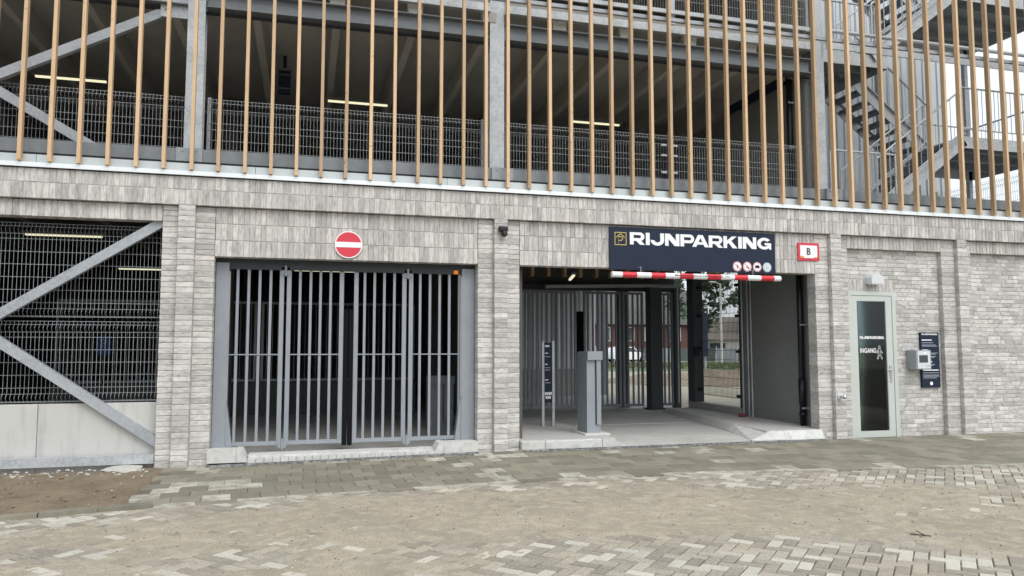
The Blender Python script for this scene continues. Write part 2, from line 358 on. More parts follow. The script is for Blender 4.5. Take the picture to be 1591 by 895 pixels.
def pmesh(vf, name, m):
    me = bpy.data.meshes.new(name); me.from_pydata(vf[0], [], vf[1]); me.materials.append(MATS[m]); return me
PM = [pmesh(v, 'paver', 'paver') for v in VAR]; PMP = [pmesh(v, 'paver', 'paver_pale') for v in VAR]
rest = {'paver': MB(), 'paver_pale': MB()}
for (x, y, rot) in pav:
    k = rng.randrange(8); pale = rng.random() < (.26 if sand_h(x, y) < -.1 else .12)
    z = -.035+rng.uniform(-.0026, .0026); ang = R(-45)+(R(90) if rot else 0)+rng.uniform(-.012, .012); tx, ty = rng.uniform(-.012, .012), rng.uniform(-.012, .012)
    if (x, y, rot) in shown:
        o = link(bpy.data.objects.new('paver', (PMP if pale else PM)[k])); o.parent = road; o.location = (x, y, z); o.rotation_euler = (tx, ty, ang)
    else:
        M = Matrix.Translation((x, y, z)) @ Matrix.Rotation(ang, 4, 'Z') @ Matrix.Rotation(tx, 4, 'X')
        rest['paver_pale' if pale else 'paver'].add([M @ Vector(v) for v in VAR[k][0]], VAR[k][1], rng.random()*50)
for m, b in rest.items(): b.build('distant_pavers', m, road, ids=True, kind='stuff')
# sand grid
def sand_grid():
    st = .032; x0, x1, y0 = -5.6, 14.6, -9.6; nx = int((x1-x0)/st); vs = []; fs = []; idx = {}
    ny = int((-1.95-y0)/st)
    for j in range(ny+1):
        for i in range(nx+1):
            x = x0+i*st; y = y0+j*st
            if y > edge(x)-.022: continue
            idx[i, j] = len(vs); vs.append((x, y, sand_z(x, y)))
    for j in range(ny):
        for i in range(nx):
            q = [idx.get(k) for k in ((i, j), (i+1, j), (i+1, j+1), (i, j+1))]
            if None not in q: fs.append(q)
    return MB().add(vs, fs).build('sand', 'sand', smooth=True)
tag(sand_grid(), 'thin layer of beige sand spread over the herringbone road', 'sand', kind='stuff')
# road edging: a row of long kerb blocks between road and pavement
kerb = tag(MB().add([(x, edge(x)+dy, -.02) for x in [-5.6+i*.4 for i in range(51)] for dy in (-.165, -.0)], [(2*i, 2*i+2, 2*i+3, 2*i+1) for i in range(50)]).build('kerb', 'road_bed'), kind='structure')
x = -5.4
while x < 14:
    L_ = .49 if x < -1.9 else rng.choice((.40, .5, .5)); x2 = x+L_-.008
    a, b = Vector((x, edge(x)-.092, 0)), Vector((x2, edge(x2)-.092, 0)); t_ = (b-a).normalized(); n_ = Vector((-t_.y, t_.x, 0))*.07
    h = .035 if x < -1.9 else .006
    mb = MB(); mb.prism([tuple((p)[:2]) for p in (a-n_, b-n_, b+n_, a+n_)], 'z', -.06, h+rng.uniform(-.003, .003))
    mb.build('kerb_stone', 'tile_pale' if rng.random() < (.2 if x < -1.9 else .6) else 'tile', kerb); x += L_
# pavement of 30 cm slabs in half bond
pavement = tag(MB().add([(x, y, zpave(x, y)-.03) for x in [-1.95+i*.33 for i in range(51)] for y in (edge(x)-.0, .35)], [(2*i, 2*i+2, 2*i+3, 2*i+1) for i in range(50)]).build('pavement', 'road_bed'), kind='structure')
tv = [top_paver(.2965, .2805, .06, .004, rng, .001) for _ in range(6)]
TM = [pmesh(v, 'paving_slab', 'tile') for v in tv]; TMP = [pmesh(v, 'paving_slab', 'tile_pale') for v in tv]
tiles = []
for rI in range(8):
    for c in range(52):
        x = -1.66+c*.299+(.15 if rI % 2 else 0); v0 = (rI+.5)/8; y = -.02+v0*(edge(x)+.02)
        tiles.append((x, y, abs(edge(x)+.02)/8/.283, v0))
keep = set(sorted(range(len(tiles)), key=lambda k: (tiles[k][0])**2+(tiles[k][1]+11.1)**2)[:300])
far = {'tile': MB(), 'tile_pale': MB()}
for k, (x, y, sy, v0) in enumerate(tiles):
    # left end is cut on a slant along the soil
    if x < -1.95+.0 - (-.0): continue
    pale = rng.random() < (.30 if x < -.6 else .12 if (v0 < .2 or v0 > .85) else .07); q = rng.randrange(6)
    z = zpave(x, y)-.03+rng.uniform(-.002, .002); tilt = math.atan2(zpave(x, y+.1)-zpave(x, y-.1), .2)
    if k in keep:
        o = link(bpy.data.objects.new('paving_slab', (TMP if pale else TM)[q])); o.parent = pavement; o.location = (x, y, z); o.scale = (1, sy, 1)
        o.rotation_euler = (tilt+rng.uniform(-.004, .004), rng.uniform(-.006, .006), math.atan2(edge(x+.2)-edge(x-.2), .4)*v0)
    else:
        far['tile_pale' if pale else 'tile'].add([Vector((v[0]+x, v[1]*sy+y, v[2]+z)) for v in tv[q][0]], tv[q][1], rng.random()*50)
for m, b in far.items():
    if b.v: b.build('distant_slabs', m, pavement, ids=True, kind='stuff')
# strip of half slabs and lip along the wall is the soil bed on the left
def soil():
    vs = []; fs = []; nx, ny = 130, 48
    for j in range(ny+1):
        for i in range(nx+1):
            x = -6.2+i*(4.42)/nx; y = edge(x)+.0+(.16-edge(x))*j/ny
            if j == 0: z = -.02
            else: z = (.022 if j < ny*.93 else -.03)+.022*noise.noise(Vector((x*2.2, y*2.2, 3)))+.014*noise.noise(Vector((x*8, y*8, 5)))+.008*noise.noise(Vector((x*22, y*22, 8)))
            if i == nx: z = -.02
            vs.append((x, y, z))
    for j in range(ny):
        for i in range(nx): a = j*(nx+1)+i; fs.append((a, a+1, a+nx+2, a+nx+1))
    return MB().add(vs, fs).build('soil_bed', 'soil', smooth=True)
tag(soil(), kind='structure')
def lump(c, r, n, seed, flat=.6):
    bm = bmesh.new(); bmesh.ops.create_icosphere(bm, subdivisions=n, radius=1)
    for v in bm.verts:
        k = 1+.35*noise.noise(v.co*1.7+Vector((seed, 0, 0))); v.co = Vector((v.co.x*k*r*1.25, v.co.y*k*r, v.co.z*k*r*flat))
    rot = Matrix.Rotation(seed*2.3, 4, 'Z'); mb = MB(); mb.add([Vector(c)+(rot @ v.co) for v in bm.verts], [[v.index for v in f.verts] for f in bm.faces]); bm.free(); return mb
mb = MB(); rg = random.Random(11)
for k in range(230):
    x = rg.uniform(-6, -1.95); y = rg.uniform(-.55, .02) if rg.random() < .6 else rg.uniform(-2.4, 0)
    r = rg.uniform(.006, .028) if y > -.55 else rg.uniform(.005, .014)
    l = lump((x, y, .026), r, 1, k*.37); mb.add(l.v, l.f)
tag(mb.build('rubble_crumbs', 'rubble', ids=True), 'scattered pale mortar crumbs on the brown soil bed', 'rubble', kind='stuff')
mb = MB()
for k in range(150):
    x = rg.uniform(-6, -1.95); y = rg.uniform(-2.5, -.1); l = lump((x, y, .026), rg.uniform(.008, .032), 1, k*.71); mb.add(l.v, l.f)
tag(mb.build('soil_clods', 'soil', ids=True), 'loose brown clods lying on the soil bed', 'soil', kind='stuff')

# ------------------------------------------------------------------ the garage: brick ground floor
G = thing('parking_garage', (2.8, 0, 0), 'multi-storey parking garage with pale grey brick ground floor and open steel decks above', 'parking garage')
P_ = .0757; ZT = 3.575; ZB = -.06
XL, XR = -9.0, 15.6
rb = random.Random(5)
bricks = []          # (cx, cy, cz, lx, ly, lz, kind)
def stack(x0, x1, z0, z1, y, dep):
    n = round((z1-z0)/P_); p = (z1-z0)/n
    for k in range(n): bricks.append(((x0+x1)/2, y+dep/2, z0+(k+.5)*p, x1-x0-.006, dep, p-.0085, 'f'))
def soldier(x0, x1, z0, z1, y, dep):
    n = max(1, round((x1-x0)/P_)); p = (x1-x0)/n
    for k in range(n): bricks.append((x0+(k+.5)*p, y+dep/2, (z0+z1)/2, p-.0065, dep, z1-z0-.009, 's'))
def stretch(x0, x1, z0, z1, y, dep, hole=None):
    n = round((z1-z0)/P_); p = (z1-z0)/n
    for k in range(n):
        za, zb = z0+k*p, z0+(k+1)*p; spans = [(x0, x1)]
        if hole and (za+zb)/2 < hole[2]: spans = [(a, b) for a, b in ((x0, hole[0]), (hole[1], x1)) if b-a > .04]
        for a, b in spans:
            x = a-rb.uniform(0, .2) if b-a > .3 else a
            while x < b-.02:
                l = rb.choice((.2155, .2155, .235, .29)) if rb.random() < .88 else .105; xe = min(x+l, b); xs = max(x, a)
                if b-xe < .05: xe = b
                if xe-xs > .02: bricks.append(((xs+xe)/2, y+dep/2, (za+zb)/2, xe-xs-.003, dep, p-.0095, 'f'))
                x = xe
YF = -.028; YI = .135
for z0, z1 in ((3.575, 3.79), (3.79, 4.0)): soldier(XL, XR, z0, z1, YF, .12)
PIL = [(-1.947, -1.74, -1.52, -1.264), (2.49, 2.73, 2.943, 3.15), (8.462, 8.738, 8.96, 9.135), (11.156, 11.456, 11.67, 11.825), (-6.4, -6.19, -5.975, -5.74)]
for a, b, c, e in PIL:
    stack(b, c, ZB, ZT, YF, .2); stack(a, b, ZB, ZT, .05, .22); stack(c, e, ZB, ZT, .05, .22)
soldier(-5.74, -1.947, 3.347, ZT, .05, .22)
for k in range(3):
    soldier(-1.264, 2.49, 2.88+k*.2317, 2.88+(k+1)*.2317, .05, .22); soldier(3.15, 8.462, 2.88+k*.2317, 2.88+(k+1)*.2317, .05, .22)
DX0, DX1, DZ = 9.142, 10.152, 2.60
soldier(9.135, 11.156, 3.347, ZT, .05, .16); soldier(11.825, XR, 3.347, ZT, .05, .16)
stretch(9.135, 11.156,   .03, 3.347, YI, .09, hole=(DX0, DX1, 2.815)); soldier(DX0, DX1, DZ, 2.815, YI, .09)
stretch(11.825, XR, .06, 3.347, YI, .09)
stretch(XL, -6.4, ZB, ZT, .05, .2)
wall = MB()
def back(x0, x1, y0, z0, z1, y1=.27): wall.box(x0, x1, y0, y1, z0, z1)
back(XL, XR, -.0205, 3.583, 4.0, .30)
for a, b, c, e in PIL:
    back(b+.008, c-.008, -.020, ZB, 3.583, .0585); back(a+.008, e-.008, .0585, ZB, 3.57, .262)
back(-5.735, -1.95, .0585, 3.356, 3.57); back(-1.26, 2.485, .0585, 2.889, 3.57); back(3.155, 8.457, .0585, 2.889, 3.57)
back(9.13, 11.16, .0585, 3.356, 3.57, .2); back(11.82, XR, .0585, 3.356, 3.57, .2)
back(9.13, DX0-.002, .143, 0, 3.352, .21); back(DX1+.002, 11.16, .143, .03, 3.352, .21); back(DX0-.002, DX1+.002, .143, DZ+.006, 3.352, .21); back(11.82, XR, .143, .05, 3.352, .21)
back(XL, -6.41, .064, ZB, 3.57)
WALL = wall.build('brick_wall', 'mortar', G); WALL['label'] = 'pale grey brick wall with stepped piers and upright brick bands'
near = set(sorted(range(len(bricks)), key=lambda k: (bricks[k][0])**2+(bricks[k][2]-1.64)**2*1.2)[:0])
cand = [k for k in range(len(bricks)) if in_view(*bricks[k][:3])]
near = set(sorted(cand, key=lambda k: bricks[k][0]**2*.85+(bricks[k][2]-1.7)**2)[:300])
BM = {}
rest = {'f': MB(), 's': MB()}
for k, (cx, cy, cz, lx, ly, lz, kd) in enumerate(bricks):
    fy = rb.uniform(-.0035, .003); rot = rb.uniform(-.006, .006)
    if k in near:
        key = (round(lx, 2), round(ly, 2), round(lz, 2), rb.randrange(4), kd)
        if key not in BM: BM[key] = pmesh(chamfer_brick(lx, ly, lz, .0042, rb, .0026), 'brick', 'brick_flat' if kd == 'f' else 'brick_stand')
        o = link(bpy.data.objects.new('brick', BM[key])); o.parent = WALL; o.location = Vector((cx, cy+fy, cz))-org(G); o.rotation_euler = (0, rot, 0)
    else:
        v, f = chamfer_brick(lx, ly, lz, .0042, rb, .0026); c, s_ = math.cos(rot), math.sin(rot)
        rest[kd].add([(cx+p[0]*c+p[2]*s_, cy+fy+p[1], cz-p[0]*s_+p[2]*c) for p in v], f, rb.random()*60)
rest['f'].build('remaining_bricks', 'brick_flat', WALL, ids=True, kind='stuff')
rest['s'].build('remaining_upright_bricks', 'brick_stand', WALL, ids=True, kind='stuff')
# footing lip that shows below the bricks
for q in ((-1.95, -1.25, .03, .25, -.1, .02), (2.5, 2.74, .03, .3, -.1, .085), (11.83, XR, .05, .2, -.1, .052)): MB().box(*q).build('footing', 'concrete', G)

# fascia over the brick, drip edge with painted shadow strip, black joint, edge beam
MB().box(XL, XR, YF-.006, .0, 3.972, 3.9845).build('painted_drip_shadow', 'matt_black', G)  # black strip proud of the bricks, painting the shadow below the drip edge
MB().box(XL, XR, -.06, .3, 4.003, 4.045).box(XL, XR, -.07, -.06, 3.985, 4.045).build('drip_edge', 'drip', G)
for k in range(9):                              # fascia sheets with fine joints
    a = XL+k*2.75; MB().box(a+.002, min(a+2.746, XR), .0, .02, 4.047, 4.165).build('fascia_sheet', 'fascia', G)
MB().box(XL, XR, .03, .32, 4.05, 4.20).build('shadow_joint', 'matt_black', G)
eb = MB()
for x0, x1 in ((XL, 2.76), (2.80, 9.15), (9.16, XR)):
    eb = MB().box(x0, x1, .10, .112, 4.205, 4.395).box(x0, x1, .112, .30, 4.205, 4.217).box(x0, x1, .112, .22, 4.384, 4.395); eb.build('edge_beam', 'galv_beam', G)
for x in (-1.64, 2.88, 8.94):                   # base plates and splice plates
    MB().box(x-.17, x+.17, .07, .098, 4.14, 4.40).build('splice_plate', 'galv_dark', G)
    for dx in (-.09, .09):
        for z in (4.36, 4.22): MB().tube((x+dx, .07, z), (x+dx, .055, z), .012, 8).build('bolt', 'galv_dark', G)

# columns (H sections)
def hcol(x, y, z0, z1, w_=.24, d_=.22, m='galv', parent=G):
    t = .016
    return MB().box(x-w_/2, x+w_/2, y, y+t, z0, z1).box(x-w_/2, x+w_/2, y+d_-t, y+d_, z0, z1).box(x-.006, x+.006, y+t, y+d_-t, z0, z1).build('column', m, parent)
for x in (-6.1, -1.65, 2.88, 8.95): hcol(x, .42, 4.3, 10.4)
for x in (-6.1, -1.65, 2.88): hcol(x, .42, 0, 4.0, m='galv_dark')
for x in (-6.1, -1.65, 2.88, 7.5):
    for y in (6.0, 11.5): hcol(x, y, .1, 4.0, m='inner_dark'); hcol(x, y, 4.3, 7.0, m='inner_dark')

# decks: slabs, ribs, ceiling beams, edge channels
def deck(z, x1, ribs=True, y0=.62):
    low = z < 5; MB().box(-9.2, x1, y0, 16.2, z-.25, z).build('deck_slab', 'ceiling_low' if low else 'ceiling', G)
    MB().box(-9.2, x1, y0+.01, 16.0, z+.002, z+.012).build('deck_floor', 'floor', G)
    if ribs:
        for k in range(15):
            x = -8.05+k*1.2
            if x > x1-.1: break
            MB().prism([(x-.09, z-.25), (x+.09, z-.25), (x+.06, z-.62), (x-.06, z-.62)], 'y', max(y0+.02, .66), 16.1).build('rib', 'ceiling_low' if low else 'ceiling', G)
deck(4.28, 8.85); deck(7.30, 8.85, y0=.45); deck(10.5, 8.85, y0=.45)
for z in (7.30, 10.5):
    for x0, x1 in ((-8.9, -6.25), (-5.95, -1.78), (-1.52, 2.74), (3.02, 8.8)):
        # I beam carrying the ribs
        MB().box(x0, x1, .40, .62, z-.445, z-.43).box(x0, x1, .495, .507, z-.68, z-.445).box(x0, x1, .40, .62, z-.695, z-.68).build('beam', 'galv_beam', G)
    for x0, x1 in ((-9, 2.75), (3.0, 8.82)):
        MB().box(x0, x1, .30, .31, z-.30, z-.17).box(x0, x1, .31, .40, z-.30, z-.29).build('edge_channel', 'galv', G)
    for k in range(15):                          # rib ends sitting on the beam
        x = -8.05+k*1.2
        if x < 8.7: MB().prism([(x-.11, z-.43), (x+.11, z-.43), (x+.13, z-.26), (x-.13, z-.26)], 'y', .41, .60).build('rib_end', 'concrete', G)
MB().box(-9, 8.82, .33, .36, 7.36, 7.43).build('toe_rail', 'galv', G)
MB().box(-9, 8.82, .5, .53, 6.53, 6.57).build('cable_tray', 'matt_black', G)
# shell: back and side walls, floor
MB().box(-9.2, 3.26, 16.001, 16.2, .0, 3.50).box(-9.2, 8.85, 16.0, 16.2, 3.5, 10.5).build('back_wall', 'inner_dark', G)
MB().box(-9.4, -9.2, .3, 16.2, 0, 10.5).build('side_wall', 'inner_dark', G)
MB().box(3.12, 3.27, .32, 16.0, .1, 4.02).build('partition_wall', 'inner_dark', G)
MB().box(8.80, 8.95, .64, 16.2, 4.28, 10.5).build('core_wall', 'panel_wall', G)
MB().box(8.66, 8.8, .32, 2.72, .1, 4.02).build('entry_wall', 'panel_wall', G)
MB().prism([(.28, .02), (.28, .105), (6, .15), (16, .15), (16, -.04), (.28, -.04)], 'x', -9.2, 8.9).build('floor', 'floor', G)
# threshold strips: light brick sill at gate, tarmac lip
for x0, x1, z in ((-.75, 1.83, .105), (4.95, 7.1, .10)):
    n = int((x1-x0)/.105)
    for k in range(n):
        if x0 < 0: MB().box(x0+k*(x1-x0)/n+.003, x0+(k+1)*(x1-x0)/n-.003, -.10, .02, .02, z+.055*0+rb.uniform(-.003, .003)).build('sill_brick', 'white_kerb', G)
    if x0 > 0: MB().box(x0-.3, x1+.3, -.05, .35, .0, z).build('apron', 'floor', G)
MB().box(-.75, 1.83, .022, .30, .02, .135).build('sill_back', 'white_kerb', G)
lip = MB()
for x0, x1 in ((-1.27, 2.47), (3.16, 8.45)):
    n = int((x1-x0)/.08); vs = []; fs = []
    for i in range(n+1):
        x = x0+(x1-x0)*i/n; h = zpave(x, -.1)
        q = .02*noise.noise(Vector((x*6, 1, 1)))
        vs += [(x, -.19+q, h), (x, -.14+q, h+.018), (x, -.105, h+.022+abs(q)*.4), (x, -.06, h)]
    for i in range(n):
        for j in range(3): fs.append((4*i+j, 4*i+4+j, 4*i+5+j, 4*i+1+j))
    MB().add(vs, fs).build('mortar_lip', 'asphalt_lip', G)

# K bracing
def brace(p, q, w_=.125): MB().bar(p, q, .09, w_).build('brace', 'galv_mid', G)
Yb = .16
brace((-4.08, Yb, 1.92), (-1.93, Yb, 3.37)); brace((-4.08, Yb, 1.84), (-1.93, Yb, .33)); brace((-4.12, Yb, 1.92), (-6.3, Yb, 3.37)); brace((-4.12, Yb, 1.84), (-6.3, Yb, .33))
MB().box(-4.35, -3.95, Yb-.012, Yb+.012, 1.70, 2.06).build('gusset_plate', 'galv', G)
Yc = .55
brace((-4.3, Yc, 5.30), (-1.72, Yc, 6.72), .13); brace((-4.3, Yc, 5.22), (-2.9, Yc, 4.40), .13); brace((-4.34, Yc, 5.30), (-6.0, Yc, 6.72), .13)
MB().box(-2.15, -1.77, Yc-.07, Yc-.05, 6.42, 6.80).build('gusset_plate', 'galv', G)
for k in range(4): MB().tube((-2.08+k*.075, Yc-.07, 6.53+k*.035), (-2.08+k*.075, Yc-.085, 6.53+k*.035), .014, 8).build('bolt', 'galv_dark', G)
# bottom beam and concrete plinth of the left bay
MB().box(-5.74, -1.955, .06, .075, .065, .185).box(-5.74, -1.955, .075, .15, .065, .075).box(-5.74, -1.955, .075, .15, .175, .185).build('bottom_beam', 'galv', G)
for x0, x1 in ((-5.74, -3.405), (-3.398, -1.95)): MB().cbox(x0, x1, .20, .30, -.05, .87, .004).build('plinth_panel', 'plinth', G)
l = lump((-2.3, -.05, .025), .24, 2, 3.3, .14); ob = tag(l.build('concrete_chunk', 'rubble', smooth=False), 'small flat concrete spill at the foot of the brick pier on the soil', 'concrete spill')

# wooden slats ------------------------------------------------------------
SC = thing('slat_screen', (5, -.1, 4.05), 'screen of upright timber slats in front of the open steel decks', 'slat screen')
rs = random.Random(21); xs = -8.9; k = 0; slat_x = []
SLX0, SLP = -3.670, .3472
wv = [MB().box(-.0225, .0225, -.0425, .0425, 0, 6.5).mesh('slat', 'wood') for _ in range(3)]
for i in range(-15, 56):
    x = SLX0+i*SLP
    if x > 15.4 or x < -8.9: continue
    o = link(bpy.data.objects.new('slat', wv[i % 3])); o.parent = SC
    o.location = Vector((x+rs.uniform(-.006, .006), -.065, 4.058))-org(SC); o.rotation_euler = (rs.uniform(-.0015, .0015), rs.uniform(-.0012, .0012), rs.uniform(-.02, .02)); slat_x.append(x)
for z in (7.05, 9.9):
    MB().box(-9, 15.5, -.02, .03, z, z+.06).box(-9, 15.5, .03, .032, z, z+.05).build('slat_rail', 'galv_dark', SC)

# ------------------------------------------------------------------ wire fences
def fence(name, a, b, z0, z1, label, folds, hz, group='wire mesh fences', step=.05, out=(0, -1, 0), m='wire', frame=None):
    t = thing(name, ((a[0]+b[0])/2, (a[1]+b[1])/2, z0), label, 'wire fence', group)
    pr, h2 = vfold(z0, z1, folds); mb = wires(MB(), (*a, 0), (*b, 0), pr, step, hz=list(hz)+h2, out=out); mb.build('wire_panel', m, t)
    for p in (a, b): MB().box(p[0]-.025, p[0]+.025, p[1]+.012, p[1]+.062, z0, z1+.02).build('post', m, t)
    return t
hz_up = [(4.36, 0), (4.56, 0), (4.70, 0), (4.86, 0), (4.96, 0), (5.32, 0)]
def upfence(x0, x1, lab): return fence('wire_fence', (x0, .72), (x1, .72), 4.34, 5.33, lab, (5.22,), hz_up)
upfence(-5.9, -1.80, 'grey wire mesh fence on the first deck, left of the leftmost galvanised column')
upfence(-1.48, 2.72, 'grey wire mesh fence on the first deck between the left and middle columns')
f3 = upfence(3.04, 8.78, 'grey wire mesh fence on the first deck between the middle column and the stair column')
MB().box(5.98, 6.06, .55, .60, 4.2, 5.33).build('clamp_post', 'galv', f3)
for z in (4.47, 4.62, 4.92, 5.10): MB().box(5.86, 5.97, .60, .61, z, z+.035).build('clamp_strap', 'galv', f3); MB().box(6.07, 6.17, .60, .61, z, z+.035).build('clamp_strap', 'galv', f3)
hz2 = [(7.47, 0), (7.67, 0), (7.82, 0), (7.97, 0), (8.12, 0), (8.42, 0)]
for x0, x1, lab in ((-5.9, -1.80, 'wire mesh fence on the second deck, leftmost bay'), (-1.48, 2.72, 'wire mesh fence on the second deck above the exit gate'), (3.04, 8.78, 'wire mesh fence on the second deck above the dark blue sign')):
    t = fence('wire_fence', (x0, .45), (x1, .45), 7.40, 8.5, lab, (8.30,), hz2)
    if x0 > 3: MB().box(5.98, 6.06, .40, .44, 7.2, 8.5).build('clamp_post', 'galv', t)
lb = thing('wire_fence', (-3.85, .27, .88), 'tall double-tier wire mesh filling the left opening behind the diagonal braces', 'wire fence', 'wire mesh fences')
for z0, z1 in ((.88, 1.975), (2.02, 3.30)):
    pr, h2 = vfold(z0, z1, (z0+.07, z1-.10)); n = 5 if z1 > 2 else 4
    hz = [(z0+.01, 0), (z1-.005, 0)]+[(z0+.2+(z1-z0-.42)*k/n, 0) for k in range(n+1)]
    wires(MB(), (-5.72, .33, 0), (-1.96, .33, 0), pr, .05, .0022, hz+h2).build('wire_panel', 'wire', lb)

# ------------------------------------------------------------------ exit gate (four folding leaves)
Yg = .32
GT = thing('folding_gate', (.6, Yg, .13), 'grey folding bar gate of four leaves under the no-entry sign', 'gate')
def leaf(parent, x0, x1, bars, y, z0, z1, zm, sl=True, sr=True, m='gate_grey', bw=.037, bd=.04, sw=.062, rail=.06):
    f = MB().box(x0+sw-.001, x1-sw+.001, y-.02, y+.02, z1-rail, z1-.002).box(x0+sw-.001, x1-sw+.001, y-.02, y+.02, z0+.002, z0+rail).box(x0, x0+sw, y-.025, y+.025, z0, z1).box(x1-sw, x1, y-.025, y+.025, z0, z1).build('leaf', m, parent)
    for x in bars: MB().box(x-bw/2, x+bw/2, y-bd/2, y+bd/2, z0+rail+.001, z1-rail-.001).build('bar', m, f)
    if zm: MB().box(x0+(sw if sl else 0), x1-(sw if sr else 0), y-bd/2-.008, y-bd/2-.001, zm-.008, zm+.008).build('middle_rail', m, f)
    return f
z0, z1, zm = .225, 2.80, 1.515
leaf(GT, -1.16, -.335, (-.97, -.82, -.67, -.52), Yg, z0, z1, zm)
leaf(GT, -.295, .515, (-.11, .04, .18, .325), Yg, z0, z1, zm)
leaf(GT, .665, 1.44, (.82, .965, 1.11, 1.26), Yg, z0, z1, zm)
leaf(GT, 1.48, 2.30, (1.65, 1.80, 1.95, 2.10), Yg, z0, z1, zm)
for x in (.517, .596): MB().box(x, x+.067, Yg-.03, Yg+.03, .19, 2.18).build('safety_edge', 'rubber', GT)
for x in (-.315, 1.46):
    for z in (.24, 2.72): MB().box(x-.055, x+.055, Yg-.045, Yg-.027, z-.05, z+.06).tube((x, Yg-.05, z-.07), (x, Yg-.05, z+.08), .018, 8).build('hinge', 'gate_grey', GT)
MB().box(-1.262, 2.488, .28, .55, 2.82, 2.96).build('top_housing', 'anthracite', GT)
MB().box(-1.1, 2.28, .275, .285, 2.735, 2.82).build('track', 'anthracite', GT)
for s_, xa, xb in ((1, -1.258, -1.085), (-1, 2.484, 2.285)):
    j = MB().box(min(xa, xb), max(xa, xb), .245, .60, .13, 2.82).build('jamb_box', 'gate_grey', GT)
    MB().prism([(xb, .13), (xb+s_*.11, .13), (xb+s_*.01, .86), (xb, .86)], 'y', .262, .42).build('jamb_gusset', 'gate_grey', j)
    MB().box(min(xb-s_*.001, xb+s_*.02), max(xb-s_*.001, xb+s_*.02), .25, .26, .86, 2.7).build('jamb_trim', 'gate_grey', j)
MB().cbox(2.155, 2.225, .235, .275, 2.735, 2.795, .008).build('warning_light', 'amber', GT)
for nm, x0, x1, xt in (('left', -1.272, -.90, -.74), ('right', 2.475, 1.96, 1.80)):
    mb = MB(); z_t = .222
    mb.prism([(x0, .055), (x1, .055), (x1, z_t), (x0, z_t)], 'y', -.09, .24)
    t = thing('concrete_kerb_block', ((x0+x1)/2, 0, .05), 'white concrete kerb block at the %s foot of the exit gate' % nm, 'kerb block', 'kerb blocks at the exit gate')
    mb.build('block', 'white_kerb', t)
    sgn = 1 if xt > x1 else -1
    mb = MB(); mb.prism([(x1+sgn*.004, .055), (xt, .055), (xt-sgn*.02, .09), (x1+sgn*.075, z_t+.005), (x1+sgn*.004, z_t+.012)], 'y', -.088, .235); mb.build('sloped_end', 'white_kerb', t)

# interior items behind the exit gate
IM = thing('wire_fence', (.4, 6, .9), 'dim framed mesh fence deep inside behind the exit gate', 'wire fence', 'wire mesh fences')
for x0, x1 in ((-4.9, -1.05), (-.95, 2.35)):
    MB().box(x0, x1, 6.0, 6.04, 2.54, 2.59).box(x0, x1, 6.0, 6.04, .88, .93).box(x0, x0+.05, 6.001, 6.039, .93, 2.54).box(x1-.05, x1, 6.001, 6.039, .93, 2.54).build('frame', 'wire', IM)
    wires(MB(), (x0, 6.02, 0), (x1, 6.02, 0), [(.9, 0), (2.56, 0)], .11, .006).build('wire_panel', 'wire', IM)
MB().box(-5, 2.4, 6.1, 6.2, .15, .86).build('base_panel', 'inner_dark', IM)
def terminal(x, y, z, label, w_=.235, d_=.46, h=1.33, rz=0):
    t = thing('ticket_terminal', (x, y, z), label, 'terminal', 'grey ticket terminals')
    pts = [(y-d_/2, z), (y+d_/2, z), (y+d_/2, z+h-.05), (y+d_/2-.03, z+h-.012), (y+d_/2-.08, z+h), (y-d_/2, z+h)]
    MB().prism(pts, 'x', x-w_/2, x+w_/2).build('cabinet', 'gate_grey', t)
    MB().cbox(x-w_/2-.005, x+w_/2+.025, y-d_/2-.055, y-d_/2+.002, z+h-.14, z+h+.003, .006).build('hood', 'gate_grey', t)
    MB().box(x+.045, x+w_/2, y-d_/2-.03, y-d_/2-.001, z+.14, z+h-.142).build('front_trim', 'gate_grey', t)
    MB().box(x+.025, x+.043, y-d_/2-.004, y-d_/2-.001, z+.14, z+h-.142).build('slot', 'anthracite', t)
    return t
terminal(4.56, .80, .215, 'pale grey ticket terminal standing on the island of the entrance lane')
MB().cbox(4.36, 4.80, .45, 1.12, .18, .222, .01).build('terminal_base', 'white_kerb', None)
tag(bpy.data.objects['terminal_base'], 'white concrete base slab under the entrance ticket terminal', 'base slab')
terminal(2.35, 2.6, .12, 'grey ticket terminal in the dark behind the exit gate', w_=.42, h=.98)

# ------------------------------------------------------------------ entrance lane
def island(name, pts, z, label):
    t = thing(name, (pts[0][0], pts[0][1], .05), label, 'island', 'kerbed islands of the entrance lane')
    MB().prism(pts, 'z', .02, z).build('slab', 'concrete', t); return t
il = island('traffic_island', [(3.16, .06), (4.72, .06), (4.62, 2.5), (4.0, 5.2), (3.28, 5.4), (3.16, .3)], .198, 'raised grey paved island under the ticket terminal')
for x0, x1 in ((3.155, 3.52), (3.525, 4.45)): MB().cbox(x0, x1, -.07, .058, .04, .202, .012).build('kerb_stone', 'white_kerb', il)
MB().prism([(4.455, .045), (4.95, .045), (4.88, .06), (4.62, .20), (4.455, .202)], 'y', -.07, .058).build('sloped_kerb_end', 'white_kerb', il)
for k in range(12): MB().box(3.2, 4.6, .10+k*.30, .10+k*.30+.003, .198, .1995).build('slab_joint', 'mortar', il)
ir = island('traffic_island', [(7.42, .04), (8.60, .04), (8.655, .4), (8.655, 4.7), (7.95, 4.7), (7.50, 1.2)], .225, 'raised concrete island along the grey wall at the right of the lane')
for x0, x1 in ((7.72, 8.46),): MB().prism([(-.11, .05), (.035, .05), (.035, .226), (.0, .226)], 'x', x0, x1).build('kerb_stone', 'white_kerb', ir)
MB().prism([(7.05, -.10), (7.715, -.11), (7.715, .035), (7.50, .035)], 'z', .05, .10).build('kerb_corner_base', 'white_kerb', ir)
